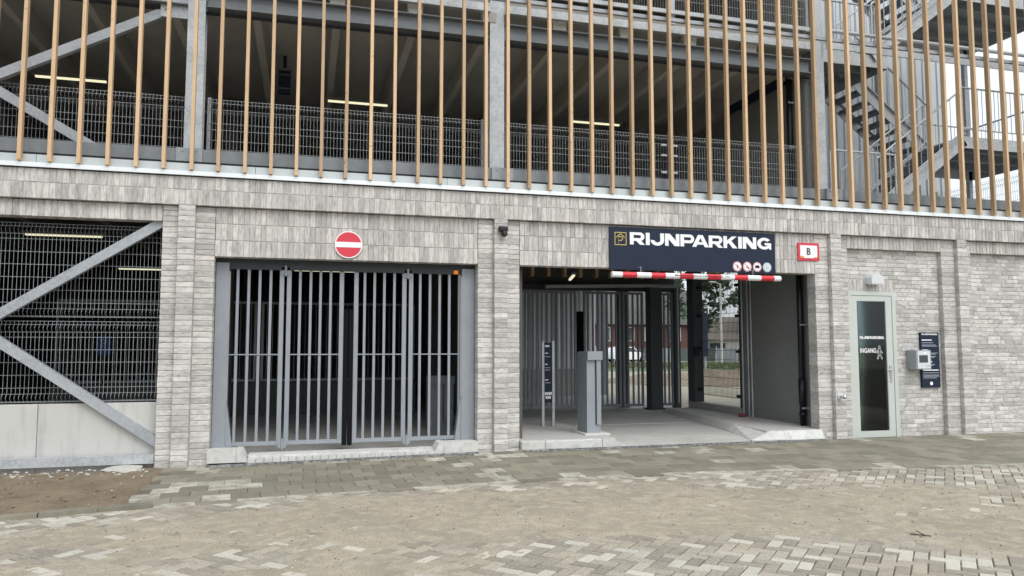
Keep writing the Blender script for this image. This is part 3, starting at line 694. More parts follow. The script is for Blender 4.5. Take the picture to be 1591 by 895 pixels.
MB().add([(7.05,-.1,.10),(7.715,-.11,.06),(7.715,.0,.226),(7.50,.035,.226),(7.50,1.2,.226),(7.36,1.2,.12)], [(0,1,2,3),(0,3,4,5)]).build('kerb_corner', 'white_kerb', ir)
MB().add([(7.36,1.2,.12),(7.50,1.2,.226),(7.95,4.7,.226),(7.80,4.7,.14)], [(0,1,2,3)]).build('long_kerb', 'concrete', ir)
MB().box(4.95, 7.3, 2.55, 2.63, .12, .128).build('floor_line', 'white_kerb', G)

# inner gate
Yi = 5.65
IG = thing('folding_gate', (6.7, Yi, .15), 'dark folding bar gate at the inner end of the entrance lane', 'gate')
def many(x0, x1, st=.11): n = int((x1-x0-.1)/st); return [x0+(x1-x0)*(k+1)/(n+1) for k in range(n)]
for x0, x1 in ((3.4, 4.98), (5.03, 6.12), (6.3, 7.25), (7.30, 7.83), (8.16, 8.62)):
    leaf(IG, x0, x1, many(x0, x1), Yi, .20, 2.93, None, m='galv_dark', bw=.04, sw=.05)
MB().box(6.13, 6.28, Yi-.05, Yi+.05, .2, 2.45).build('safety_edge', 'rubber', IG)
MB().box(3.3, 8.7, Yi-.06, Yi+.12, 2.95, 3.08).build('track', 'anthracite', IG)
MB().cbox(7.84, 8.14, Yi-.42, Yi-.12, .15, 3.05, .012).box(7.78, 8.20, Yi-.48, Yi-.06, .15, .18).build('post', 'post_grey', IG)
MB().box(8.63, 8.77, Yi-.1, Yi+.1, .15, 3.05).build('post', 'post_grey', IG)
MB().bar((5.2, Yi-.5, 2.98), (8.05, Yi-.5, 3.06), .07, .07).tube((7.85, Yi-.5, 3.05), (8.5, Yi-.5, 3.05), .04, 8).tube((8.5, Yi-.5, 3.05), (8.5, Yi-.5, .3), .02, 8).build('drive_rod', 'galv', IG)
# timber pieces in the ceiling gap above the inner gate
for k in range(12):
    x = 3.9+k*.37
    MB().box(x, x+.07, 4.4, 4.55, 3.15, 4.02).build('ceiling_batten', 'wood', G)
# side opening with mesh
SM = thing('wire_fence', (8.75, 3.7, .3), 'dark wire mesh panel in the side opening right of the inner gate', 'wire fence', 'wire mesh fences')
MB().prism([(2.72, .1), (5.0, .1), (5.0, .36), (2.72, .36)], 'x', 8.66, 8.86).build('plinth', 'concrete', SM)
wires(MB(), (8.80, 2.86, 0), (8.80, 4.62, 0), [(.52, 0), (3.3, 0)], .05, .0035, [(.54+k*.2, 0) for k in range(14)], out=(-1, 0, 0)).build('wire_panel', 'wire_green', SM)
MB().box(8.70, 8.86, 2.72, 2.86, .36, 4.0).build('post', 'post_grey', SM)
MB().box(8.62, 8.86, 4.62, 4.92, .36, 4.0).build('post', 'post_grey', SM)
for z in (.62, 1.55, 2.3, 2.95):
    MB().box(8.70, 8.76, 4.50, 4.64, z, z+.06).build('bracket', 'black', SM); MB().box(8.70, 8.76, 2.84, 3.0, z-.06, z).build('bracket', 'black', SM)
MB().cbox(8.6, 8.7, 4.5, 4.66, 1.42, 1.62, .02).build('lock_box', 'black', SM)
for k, y in enumerate((2.3, 2.42, 2.62)): tag(MB().tube((8.63, y, .23), (8.63, y, 3.6), .018, 8).build('conduit', 'galv', None, smooth=False), ('leftmost', 'middle', 'rightmost')[2-k]+' of three thin grey conduits on the lane wall', 'conduit', 'conduits on the lane wall')
dp = thing('drain_pipe', (8.56, .62, .22), 'black plastic drain pipe standing in front of the lane wall', 'pipe')
MB().tube((8.56, .62, .225), (8.56, .62, 3.9), .055, 16).build('pipe', 'pipe', dp, smooth=True)
MB().tube((8.56, .62, .60), (8.56, .62, 1.05), .066, 16).tube((8.56, .62, .40), (8.56, .62, .46), .066, 16).build('sleeve', 'pipe', dp, smooth=True)
for z in (.52, 2.0): MB().box(8.50, 8.70, .555, .562, z, z+.03).build('bracket', 'galv', dp)
tag(lump((8.42, 2.35, .255), .06, 2, 1.2, .7).build('red_chock', 'dull_red', smooth=True), 'small red object on the floor at the foot of the lane wall', 'chock')
# post sign on the island
ps = thing('post_sign', (4.2, 1.9, .2), 'dark tariff board between two grey posts on the entrance island', 'sign')
for x in (4.09, 4.285): MB().box(x, x+.045, 1.9, 1.95, .19, 1.73).build('post', 'galv', ps)
MB().box(4.136, 4.284, 1.91, 1.93, .62, 1.70).build('panel', 'navy', ps)
for k, (z, wd, h) in enumerate(((1.62, .085, .03), (1.50, .06, .016), (1.44, .10, .01), (1.30, .05, .016), (1.24, .10, .01), (1.20, .09, .01), (1.02, .06, .016), (.97, .10, .01))):
    MB().box(4.15, 4.15+wd, 1.904, 1.9095, z, z+h).build('print_line', 'white' if h > .012 else 'text_grey', ps)
for r_ in range(2):
    for c in range(4-r_): MB().box(4.148+c*.034+r_*.014, 4.174+c*.034+r_*.014, 1.904, 1.9095, .76-r_*.07, .81-r_*.07).build('pictogram', 'white', ps)

# light-coloured corrugated partition behind the inner gate
cw = MB(); vs = []; x = 3.3; i = 0; pts = []
while x < 8.4:
    pts += [(x, 10.4), (x+.11, 10.4), (x+.14, 10.43), (x+.23, 10.43)]; x += .26
pts += [(8.4, 10.4), (8.4, 10.5), (3.3, 10.5)]
cw.prism(pts, 'z', .95, 3.3).build('corrugated_wall', 'light_panel', G)
MB().box(3.3, 8.4, 10.35, 10.55, .13, .95).build('low_wall', 'concrete', G)
MB().box(3.3, 8.4, 10.38, 10.5, 3.302, 4.02).build('header_wall', 'panel_wall', G)
MB().box(3.3, 8.78, Yi+.2, Yi+.3, 3.02, 4.02).build('gate_header', 'inner_dark', G)
for y in (10.5, 13.5): hcol(8.75, y, .1, 4.0, m='galv_dark')

# ------------------------------------------------------------------ entrance door
DO = MB().box(DX0, DX0+.075, .09, .17, .03, DZ).box(DX1-.075, DX1, .09, .17, .03, DZ).box(DX0+.075, DX1-.075, .09, .17, DZ-.07, DZ).build('door', 'door_frame', G)
DO['label'] = 'pale grey framed glass entrance door'
a, b = DX0+.08, DX1-.08
MB().box(a, a+.115, .10, .15, .045, DZ-.075).build('door_stile', 'door_frame', DO); MB().box(b-.13, b, .10, .15, .045, DZ-.075).build('door_stile', 'door_frame', DO)
MB().box(a+.115, b-.13, .10, .15, .045, .155).build('door_rail', 'door_frame', DO); MB().box(a+.115, b-.13, .10, .15, DZ-.17, DZ-.075).build('door_rail', 'door_frame', DO)
MB().box(a+.115, b-.13, .12, .128, .155, DZ-.17).build('pane', 'glass', DO)
MB().cbox(b-.09, b-.045, .085, .10, 1.06, 1.30, .006).tube((b-.068, .09, 1.22), (b-.068, .05, 1.22), .010, 8).tube((b-.068, .055, 1.22), (b-.19, .055, 1.22), .010, 8).build('door_handle', 'steel', DO)
MB().tube((b-.068, .085, 1.02), (b-.068, .075, 1.02), .018, 12).build('lock_rose', 'steel', DO)
gx0, gx1 = a+.115, b-.13
block_text('RIJNPARKING', gx0+.055, 1.76, .119, .05, gx1-gx0-.095, 'white', DO)
text('lettering', 'INGANG', gx0+.055, 1.515, .119, .085, .335, 'white', DO, bold=.02)
def walker(x, z, h, parent, m):
    mb = MB(); r = h*.013; y = .1165
    def P(u, v): return (x+u*h, y, z+v*h)
    def line(*pp):
        for p, q in zip(pp, pp[1:]): mb.tube(P(*p), P(*q), r, 6)
    n = 12; mb_pts = [(.22+.085*math.cos(2*math.pi*k/n), .90+.085*math.sin(2*math.pi*k/n)) for k in range(n+1)]; line(*mb_pts)
    line((.20, .80), (.02, .62), (.0, .46), (.06, .46), (.09, .58), (.15, .64), (.14, .44), (.0, .04), (.08, .02), (.21, .33), (.30, .22), (.40, .02), (.47, .06), (.38, .26), (.27, .42), (.28, .62), (.36, .52), (.46, .44), (.49, .49), (.39, .60), (.28, .80), (.20, .80))
    return mb.build('walking_figure', m, parent)
walker(gx0+.405, 1.40, .245, DO, 'white')
text('lettering', 'P1/P2', gx1-.105, 1.345, .119, .03, .085, 'text_grey', DO, bold=.01) if False else None
# the room behind the door
MB().box(9.003, 11.3, .213, .23, 2.62, 3.0).box(9.003, 9.02, .231, 2.7, 0, 3.0).box(11.3, 11.32, .231, 2.7, 0, 3.0).box(9.003, 11.32, 2.7, 2.72, 0, 3.0).box(9.02, 11.3, .231, 2.7, 2.98, 3.0).box(9.02, 11.3, .231, 2.7, .0, .02).box(DX1+.001, 11.3, .213, .23, 0, 2.62).build('stair_lobby', 'light_panel', G)
hr = MB()
for k in range(7): hr.box(9.5+k*.27, 9.80+k*.27, 1.4, 2.4, .15+k*.18, .19+k*.18)
for k in range(6): hr.tube((9.5+k*.3, 1.35, .2+k*.2), (9.5+k*.3, 1.35, 1.1+k*.2), .012, 6)
hr.bar((9.4, 1.35, 1.05), (11.2, 1.35, 2.3), .04, .04).bar((9.4, 1.35, .2), (11.2, 1.35, 1.45), .04, .1); hr.build('lobby_stairs', 'galv', G)

# wall-mounted things -------------------------------------------------------
wl = thing('wall_lamp', (9.70, .115, 2.80), 'white half-round lamp mounted above the entrance door', 'lamp')
pts = [(-.135, 0)]+[(-.135+.0*k, 0) for k in range(0)]
prof = [(-.13, .0), (.13, .0), (.13, .07)]+[(.06+.07*math.cos(R(a)), .085+.07*math.sin(R(a))) for a in (0, 22, 45, 67, 90)]+[(-.06-.07*math.cos(R(a)), .085+.07*math.sin(R(a))) for a in (90, 67, 45, 22, 0)]+[(-.13, .07)]
MB().prism([(9.70+p[0], 2.735+p[1]) for p in prof], 'y', -.02, .134).build('housing', 'lamp_body', wl)
MB().box(9.585, 9.815, -.012, .10, 2.722, 2.734).build('diffuser', 'white', wl)
cc = thing('security_camera', (2.86, 0, 3.38), 'small black dome camera on the brick pier between the two gates', 'camera')
MB().cbox(2.785, 2.925, -.125, YF-.001, 3.38, 3.455, .014).build('mount', 'black', cc)
bm = bmesh.new(); bmesh.ops.create_uvsphere(bm, u_segments=20, v_segments=12, radius=.052)
MB().add([v.co+Vector((2.868, -.10, 3.345)) for v in bm.verts], [[v.index for v in f.verts] for f in bm.faces]).build('dome', 'black', cc, smooth=True); bm.free()
MB().tube((2.868, -.143, 3.335), (2.868, -.155, 3.332), .018, 12).build('lens', 'screen', cc)
so = thing('outside_tap', (8.84, 0, .78), 'small chrome wall tap low on the pier left of the door', 'tap')
MB().tube((8.815, YF-.001, .775), (8.815, -.055, .775), .045, 16).build('plate', 'lamp_body', so); MB().tube((8.815, -.055, .775), (8.83, -.115, .77), .022, 12).tube((8.84, -.125, .80), (8.845, -.125, .74), .03, 12).build('tap_body', 'steel', so, smooth=True)
ic = thing('intercom', (10.52, .1, 1.4), 'grey box intercom with small screen on the wall beside the door', 'intercom')
MB().cbox(10.375, 10.70, -.10, .134, 1.22, 1.565, .012).build('housing', 'gate_grey', ic)
MB().box(10.405, 10.675, -.104, -.1005, 1.24, 1.545).build('face_plate', 'lamp_body', ic); MB().box(10.435, 10.62, -.107, -.1045, 1.345, 1.475).build('screen', 'screen', ic)
MB().box(10.53, 10.60, -.107, -.1045, 1.50, 1.53).build('badge', 'white', ic)
for k in range(3): MB().tube((10.585+k*.032, -.1045, 1.285), (10.585+k*.032, -.109, 1.285), .009, 10).build('button', 'galv_dark', ic)
ib = thing('info_board', (10.87, .1, 1.38), 'tall dark blue information board behind the intercom', 'board')
MB().box(10.67, 11.07, .095, .134, .89, 1.88).build('panel', 'navy', ib)
block_text('RIJNPARKING', 10.70, 1.835, .0945, .026, .34, 'white', ib)
for z, wd, h, m in ((1.735, .22, .018, 'white'), (1.69, .25, .009, 'text_grey'), (1.65, .30, .009, 'text_grey'), (1.63, .33, .009, 'text_grey'), (1.555, .13, .018, 'white'), (1.505, .34, .009, 'text_grey'), (1.485, .29, .009, 'text_grey'), (1.445, .30, .009, 'text_grey'), (1.425, .26, .009, 'text_grey'),
                    (1.345, .21, .018, 'white'), (1.30, .27, .009, 'text_grey'), (1.28, .23, .009, 'text_grey'), (1.195, .34, .018, 'white'), (1.15, .35, .009, 'text_grey'), (1.11, .34, .009, 'text_grey'), (1.09, .35, .009, 'text_grey'), (1.06, .30, .009, 'text_grey')):
    MB().box(10.695, 10.695+wd, .0935, .0948, z, z+h).build('print_line', m, ib)
MB().disc(10.87, .965, .033, .093, .0948, 24).build('round_mark', 'white', ib)
bs = thing('letter_sign', (8.335, .04, 3.26), 'white sign with red border and the letter B', 'sign')
MB().box(8.122, 8.548, .03, .046, 3.108, 3.412).build('border', 'sign_red', bs); MB().box(8.165, 8.505, .0255, .0298, 3.15, 3.37).build('face', 'white', bs)
text('lettering', 'B', 8.295, 3.205, .0248, .12, .075, 'black', bs, bold=.02)
MB().prism([(8.167, 3.152), (8.245, 3.152), (8.225, 3.185), (8.167, 3.185)], 'y', .0235, .0253).build('corner_mark', 'orange', bs); MB().prism([(8.43, 3.152), (8.503, 3.152), (8.503, 3.175), (8.44, 3.165)], 'y', .0235, .0253).build('corner_mark', 'orange', bs)
ne = thing('no_entry_sign', (.558, .03, 3.107), 'round red no-entry sign with white bar above the exit gate', 'sign')
MB().disc(.558, 3.107, .2, .022, .046, 56).build('rim', 'pink', ne); MB().disc(.558, 3.107, .197, .0185, .0218, 56, .183).build('white_ring', 'white', ne)
MB().disc(.558, 3.107, .183, .018, .0217, 56).build('face', 'sign_red', ne); MB().box(.378, .738, .0155, .0178, 3.067, 3.145).build('bar', 'white', ne)
sg = thing('parking_sign', (6.15, .03, 3.2), 'long dark blue sign with white lettering above the entrance lane', 'sign')
MB().box(4.635, 7.66, .012, .046, 2.862, 3.545).build('panel', 'navy', sg)
block_text('RIJNPARKING', 4.985, 3.268, .0118, .20, 2.60, 'white', sg)
e = MB(); x0, x1, z0_, z1_ = 4.72, 4.925, 3.25, 3.46; tk = .012
e.box(x0, x1, .0085, .0118, z0_, z0_+tk).box(x0, x1, .0085, .0118, z1_-tk, z1_).box(x0, x0+tk, .0085, .0118, z0_+tk, z1_-tk).box(x1-tk, x1, .0085, .0118, z0_+tk, z1_-tk)
xc = (x0+x1)/2
for p, q in (((xc-.065, 3.385), (xc, 3.435)), ((xc+.065, 3.385), (xc, 3.435)), ((xc-.065, 3.385), (xc-.065, 3.36)), ((xc+.065, 3.385), (xc+.065, 3.36)), ((xc-.035, 3.27), (xc-.035, 3.39)), ((xc-.035, 3.39), (xc+.02, 3.385)), ((xc+.02, 3.385), (xc+.042, 3.36)), ((xc+.042, 3.36), (xc+.02, 3.328)), ((xc+.02, 3.328), (xc-.035, 3.325))):
    e.bar((p[0], .0105, p[1]), (q[0], .0105, q[1]), .004, .013)
e.build('emblem', 'gold', sg)
for k, x in enumerate((6.925, 7.115, 7.305, 7.495)):
    m = 'pale_blue' if k == 3 else 'sign_red'
    MB().disc(x, 2.965, .082, .0095, .0118, 32).build('icon_ring', 'pink' if k < 3 else 'pale_blue', sg); MB().disc(x, 2.965, .062, .0075, .0093, 32).build('icon_face', 'white' if k < 3 else 'lamp_body', sg)
    g = MB()
    if k == 0: g.bar((x-.012, .007, 2.99), (x+.015, .007, 2.965), .003, .016).bar((x+.015, .007, 2.965), (x-.005, .007, 2.935), .003, .016)
    elif k == 1: g.bar((x-.02, .007, 2.945), (x+.005, .007, 2.985), .003, .012).disc(x+.018, 2.945, .016, .0062, .0073, 14)
    elif k == 2: g.prism([(x-.042, 2.945), (x+.042, 2.945), (x+.042, 2.985), (x+.02, 2.995), (x-.042, 2.99)], 'y', .0062, .0073)
    else: g.bar((x-.025, .007, 2.985), (x+.02, .007, 2.945), .003, .010).bar((x-.03, .007, 2.95), (x+.03, .007, 2.95), .003, .008)
    g.build('icon', 'black' if k < 3 else 'pale_blue', sg)
    if k < 2: MB().bar((x-.04, .0055, 3.005), (x+.04, .0055, 2.925), .002, .008).build('icon_slash', 'sign_red', sg)
hb = thing('height_bar', (6.13, -.12, 2.77), 'red and white striped height limit bar hanging below the blue sign', 'height bar')
n = 12; bx0, bx1 = 4.62, 7.66; by, bz = -.10, 2.765; seg = (bx1-bx0-.20)/11
edges = [bx0]+[bx0+.17+seg*k for k in range(11)]+[bx1]; edges = [bx0, bx0+.17]+[bx0+.17+(bx1-bx0-.30)/11.*k for k in range(1, 12)]+[bx1]
for k, (xa, xb) in enumerate(zip(edges, edges[1:])):
    auto_smooth(MB().tube((xa, by, bz), (xb, by, bz), .046, 24).build('band', 'red' if k % 2 else 'white', hb))
for x in (5.12, 7.15): MB().tube((x, by, bz+.04), (x, by, 2.90), .005, 6).bar((x, by, 2.895), (x, .02, 2.895), .02, .006).build('hanger', 'galv', hb)
text('lettering', 'Maximale doorrijhoogte 2.1m', 5.70, 2.752, by-.0465, .038, .98, 'black', hb, bold=.008)

sgn = thing('hanging_box', (-.5, 3.2, 6.35), 'dim box with pale bands hanging from the first deck ceiling', 'ceiling box')
MB().box(-.61, -.39, 3.2, 3.3, 6.32, 6.80).box(-.53, -.47, 3.22, 3.28, 6.80, 7.04).build('case', 'navy', sgn)
for z, h in ((6.75, .045), (6.66, .018), (6.40, .018)): MB().box(-.615, -.385, 3.185, 3.198, z, z+h).build('band', 'tube_case', sgn)
for y, z in ((5.2, 6.45), (9.5, 6.45)): MB().tube((-9, y, z), (8.7, y, z), .04, 8).build('service_pipe', 'galv_dark', G)
pd = thing('drain_pipe', (8.62, 1.0, 4.3), 'black drain pipe on the first deck beside the stair column', 'pipe')
MB().tube((8.73, 1.0, 4.3), (8.73, 1.0, 6.95), .055, 14).build('pipe', 'pipe', pd, smooth=True)
for z in (5.35, 6.2): MB().box(8.66, 8.80, .93, .937, z, z+.03).build('bracket', 'galv', pd)
MB().bar((8.70, 3.2, 6.70), (8.70, 1.1, 6.70), .07, .16).build('strut', 'navy', G)
# lamps ---------------------------------------------------------------------
def tube_light(p, q, label, group='tube lights under the decks'):
    p, q = Vector(p), Vector(q); t = thing('tube_light', (p+q)/2, label, 'tube light', group); a = (q-p).normalized()
    MB().bar(p-a*.06, q+a*.06, .10, .05).build('housing', 'tube_case', t); MB().bar(p-Vector((0, 0, .041)), q-Vector((0, 0, .041)), .05, .03).build('lamp', 'tube', t)
tube_light((-4.55, 3, 3.53), (-3.40, 3, 3.53), 'lit tube light at the top of the left mesh opening')
tube_light((-4.45, 9, 3.55), (-3.3, 9, 3.55), 'lit tube light seen lower, deeper in the left mesh opening')
tube_light((-4.84, 4, 6.55), (-3.68, 4, 6.55), 'lit tube light on the first deck behind the leftmost slats')
tube_light((.31, 4, 6.54), (1.48, 4, 6.54), 'lit tube light on the first deck above the exit gate')
tube_light((5.47, 4, 6.53), (6.55, 4, 6.53), 'lit tube light on the first deck above the blue sign')
tube_light((-.35, 9, 3.62), (1.25, 9, 3.62), 'lit tube light far behind the top of the exit gate')
tube_light((5.18, 3.2, 3.10), (5.45, 4.2, 3.10), 'small lit tube light under the ceiling of the entrance lane')
pp = thing('blue_plate', (-4, 6, 1.4), 'small blue parking plate hanging inside behind the left mesh', 'sign')
MB().box(-4.13, -3.87, 5.98, 6.0, 1.45, 1.84).build('plate', 'blue', pp); MB().box(-4.02, -3.98, 6.0, 6.04, .1, 1.9).build('post', 'inner_dark', pp)
text('lettering', 'P', -4.06, 1.62, 5.978, .15, .11, 'text_grey', pp, bold=.02)

# ------------------------------------------------------------------ outdoor steel staircase at the right
MB().box(9.0, 15.6, .32, 4.3, 4.06, 4.20).build('stair_deck', 'galv_dark', G)
ST = thing('steel_staircase', (12.5, 2, 4.2), 'galvanised steel staircase with landings behind the slats at the right', 'staircase')
def flight(x0, z0, x1, z1, y0, y1, n):
    g = 'galv'
    for y in (y0, y1): MB().bar((x0, y, z0-.02), (x1, y, z1-.02), .02, .26).bar((x0, y-.03, z0+.10), (x1, y-.03, z1+.10), .06, .016).build('stringer', g, ST)
    for k in range(n):
        t = (k+.6)/n; x = x0+(x1-x0)*t; z = z0+(z1-z0)*t
        MB().box(x-.14, x+.14, y0+.02, y1-.02, z-.02, z+.015).box(x-.14, x-.13, y0+.02, y1-.02, z-.06, z-.02).build('tread', 'galv_beam', ST)
    for y in (y0, y1): rail((x0, y, z0), (x1, y, z1), 14)
def rail(p, q, n, h=1.02, low=.16):
    p, q = Vector(p), Vector(q); u = Vector((0, 0, 1)); mb = MB()
    mb.tube(p+u*h, q+u*h, .021, 8).tube(p+u*low, q+u*low, .014, 6)
    for k in range(n+1):
        r_ = .018 if k in (0, n) else .0075; a = p+(q-p)*(k/n); mb.tube(a+u*(0 if k in (0, n) else low), a+u*h, r_, 6)
    return mb.build('railing', 'galv', ST)
def landing(x0, x1, y0, y1, z):
    mb = MB(); mb.box(x0, x1, y0-.01, y0, z-.24, z).box(x0, x1, y1, y1+.01, z-.24, z).box(x0-.01, x0, y0, y1, z-.24, z).box(x1, x1+.01, y0, y1, z-.24, z); mb.build('landing_frame', 'galv', ST)
    mb = MB(); n = int((x1-x0)/.06)
    for k in range(n): mb.box(x0+k*(x1-x0)/n+.004, x0+(k+1)*(x1-x0)/n-.012, y0+.002, y1-.002, z-.03, z-.005)
    for y in (y0+.5, (y0+y1)/2, y1-.5): mb.box(x0, x1, y-.04, y+.04, z-.16, z-.03)
    mb.build('landing_grating', 'galv_beam', ST)
for s_ in (0, 1):
    zb = 4.25+3.10*s_
    flight(10.62, zb, 12.75, zb+1.57, .95, 1.95, 8)
    landing(12.75, 15.5, .95, 3.3, zb+1.62)
    rail((12.75, .97, zb+1.62), (15.5, .97, zb+1.62), 26); rail((15.48, .97, zb+1.62), (15.48, 3.25, zb+1.62), 20); rail((12.8, 3.25, zb+1.62), (15.48, 3.25, zb+1.62), 24)
    flight(13.0, zb+1.62, 11.05, zb+3.10, 2.1, 3.05, 8)
    if s_ == 0: landing(9.3, 11.0, 1.0, 3.3, zb+3.10)
    rail((9.3, .62 if s_ == 0 else 1.02, zb), (10.75, .62 if s_ == 0 else 1.02, zb), 13)
for x, y in ((12.85, 3.35), (15.4, 3.35), (11.1, 3.35)): MB().box(x-.05, x+.05, y-.05, y+.05, 4.2, 11).build('stair_post', 'galv_dark', ST)
MB().box(9.1, 15.6, .30, .33, 7.06, 7.25).box(9.1, 15.6, .33, .42, 7.24, 7.25).build('edge_channel', 'galv', G); MB().tube((9.1, .27, 7.38), (15.6, .27, 7.38), .035, 10).build('edge_pipe', 'galv', G)
# cladding of the stair core
def cladding(x0, x1, y, z0, z1):
    pts = []; x = x0
    while x < x1-.2: pts += [(x, y), (x+.12, y), (x+.14, y+.03), (x+.18, y+.03), (x+.20, y)]; x += .22
    pts += [(x1, y), (x1, y+.15), (x0, y+.15)]; MB().prism(pts, 'z', z0, z1).build('cladding', 'cladding', G)
cladding(8.96, 15.75, 4.3, 4.2, 11)
fence('wire_fence', (15.3, .9), (15.3, 4.2), 4.22, 5.5, 'wire mesh guard at the far right end of the stair deck', (5.38,), [(4.3+k*.2, 0) for k in range(6)], out=(-1, 0, 0))
# closing the space under the stair deck (lobby block right of the lane)
MB().box(8.96, 9.0, .28, 2.74, .0, 4.05).box(8.96, 15.6, 2.74, 2.84, 0, 4.05).build('lobby_walls', 'panel_wall', G)

# ------------------------------------------------------------------ background seen through the lane
def ray(px, py):
    cx = (px-795.5)/1170; cy = -(py-447.5)/1170
    fw = Vector((math.sin(YAW)*math.cos(PITCH), math.cos(YAW)*math.cos(PITCH), math.sin(PITCH))); rt = Vector((math.cos(YAW), -math.sin(YAW), 0)); up = rt.cross(fw)
    return fw+rt*cx+up*cy
gs = MB().add([(9.5, 40, -.02), (60, 20, -.02), (75, 52, -.02), (16, 66, -.02)], [(0, 1, 2, 3)]).build('grass_strip', 'grass'); tag(gs, kind='structure')
gb = MB(); rgr = random.Random(4)
for k in range(5000):
    u, v = rgr.random(), rgr.random(); x = 16+u*34; y = 42-u*12+v*16; h = rgr.uniform(.08, .28); a = rgr.random()*6.3; dx, dy = math.cos(a)*.06, math.sin(a)*.06
    gb.add([(x-dx, y-dy, -.02), (x+dx, y+dy, -.02), (x+rgr.uniform(-.1, .1), y, h)], [(0, 1, 2)])
tag(gb.build('grass', 'grass', ids=True), 'green verge grass beyond the side mesh', 'grass', kind='stuff')
def bgheap():
    vs = []; fs = []; n = 26
    for j in range(n+1):
        for i in range(n+1):
            u, v = i/n*2-1, j/n*2-1; q = max(0, 1-u*u-v*v); x = 18.6+u*5.5-v*1.5; y = 19+v*3.2-u*2
            vs.append((x, y, -.03+.52*q*(1+.5*noise.noise(Vector((x*1.3, y*1.3, 0))))+.05*noise.noise(Vector((x*5, y*5, 2)))))
    for j in range(n):
        for i in range(n): a = j*(n+1)+i; fs.append((a, a+1, a+n+2, a+n+1))
    return MB().add(vs, fs).build('earth_heap', 'heap')
tag(bgheap(), 'low brown heap of earth outside the side mesh', 'heap')
# red brick building and long brown-roofed building
RB = thing('brick_building', (33, 76, 0), 'red brick building far behind the inner gate', 'building')
MB().box(17, 47, 76, 86, -.1, 4.3).build('wall', 'red_brick', RB); MB().box(16.5, 47.5, 75.5, 86.5, 4.3, 8.6).build('upper_storey', 'far_grey', RB)
for k in range(9):
    x = 18.5+k*3.2; f = MB().box(x, x+1.8, 75.9, 76.05, 2.2, 4.0).build('window', 'wall_pale', RB); MB().box(x+.12, x+1.68, 75.86, 75.9, 2.32, 3.88).build('pane', 'glass_far', f)
LB = thing('long_building', (58, 66, 0), 'long low building with brown sloping roof beyond the side mesh', 'building')
dirx = Vector((.82, -.57, 0)); dn = Vector((.57, .82, 0)); o0 = Vector((50, 78, 0))
def lb(u, v, z): p = o0+dirx*u+dn*v; return (p.x, p.y, z)
MB().add([lb(-6,0,-.1), lb(40,0,-.1), lb(40,0,2.6), lb(-6,0,2.6), lb(-6,10,-.1), lb(40,10,-.1), lb(40,10,2.6), lb(-6,10,2.6)], [(0,1,2,3),(4,5,6,7),(0,4,7,3),(1,5,6,2)]).build('wall', 'wall_pale', LB)
MB().add([lb(-6.5,-.6,2.5), lb(40.5,-.6,2.5), lb(40.5,6,5.6), lb(-6.5,6,5.6), lb(-6.5,11,2.5), lb(40.5,11,2.5)], [(0,1,2,3),(3,2,5,4),(0,3,4),(1,2,5)]).build('roof', 'roof_brown', LB)
for k in range(10):
    u = -3+k*4; MB().add([lb(u,-.06,.7), lb(u+2,-.06,.7), lb(u+2,-.06,2.0), lb(u,-.06,2.0), lb(u,-.0,.7), lb(u+2,0,.7), lb(u+2,0,2.0), lb(u,0,2.0)], [(0,1,2,3),(0,4,5,1),(3,2,6,7),(0,3,7,4),(1,5,6,2)]).build('window', 'glass_far', LB)
# far lamp post, sign board, hedge
LP_ = thing('lamp_post', (37, 51.2, 0), 'thin white lamp post beyond the side mesh', 'lamp post')
MB().tube((37, 51.2, -.05), (37, 51.2, 7.4), .11, 10, .07).build('post', 'wall_pale', LP_); MB().bar((37, 51.2, 7.35), (36.0, 50.6, 7.5), .08, .06).cbox(35.5, 36.1, 50.35, 50.65, 7.42, 7.54, .02).build('lamp_arm', 'wall_pale', LP_)
BD = thing('sign_board', (26.5, 36, 0), 'dark blue standing board beyond the side mesh', 'board')
MB().box(26.0, 27.5, 37, 37.12, .9, 4.0).build('panel', 'navy', BD); MB().box(26.1, 26.2, 37.12, 37.22, -.05, 4.0).build('post', 'galv', BD); MB().box(27.3, 27.4, 37.12, 37.22, -.05, 4.0).build('post', 'galv', BD)
ff = thing('boundary_fence', (42, 52, 0), 'low grey fence standing beyond the grass verge', 'fence')
for k in range(22):
    p = Vector((24, 66, 0))+Vector((1.7, -1.1, 0))*k; q = p+Vector((1.62, -1.05, 0)); MB().bar(p+Vector((0, 0, .75)), q+Vector((0, 0, .75)), .04, 1.3).build('panel', 'wire_green' if k % 3 else 'galv_dark', ff); MB().tube(p+Vector((0, 0, -.05)), p+Vector((0, 0, 1.6)), .04, 6).build('post', 'galv', ff)
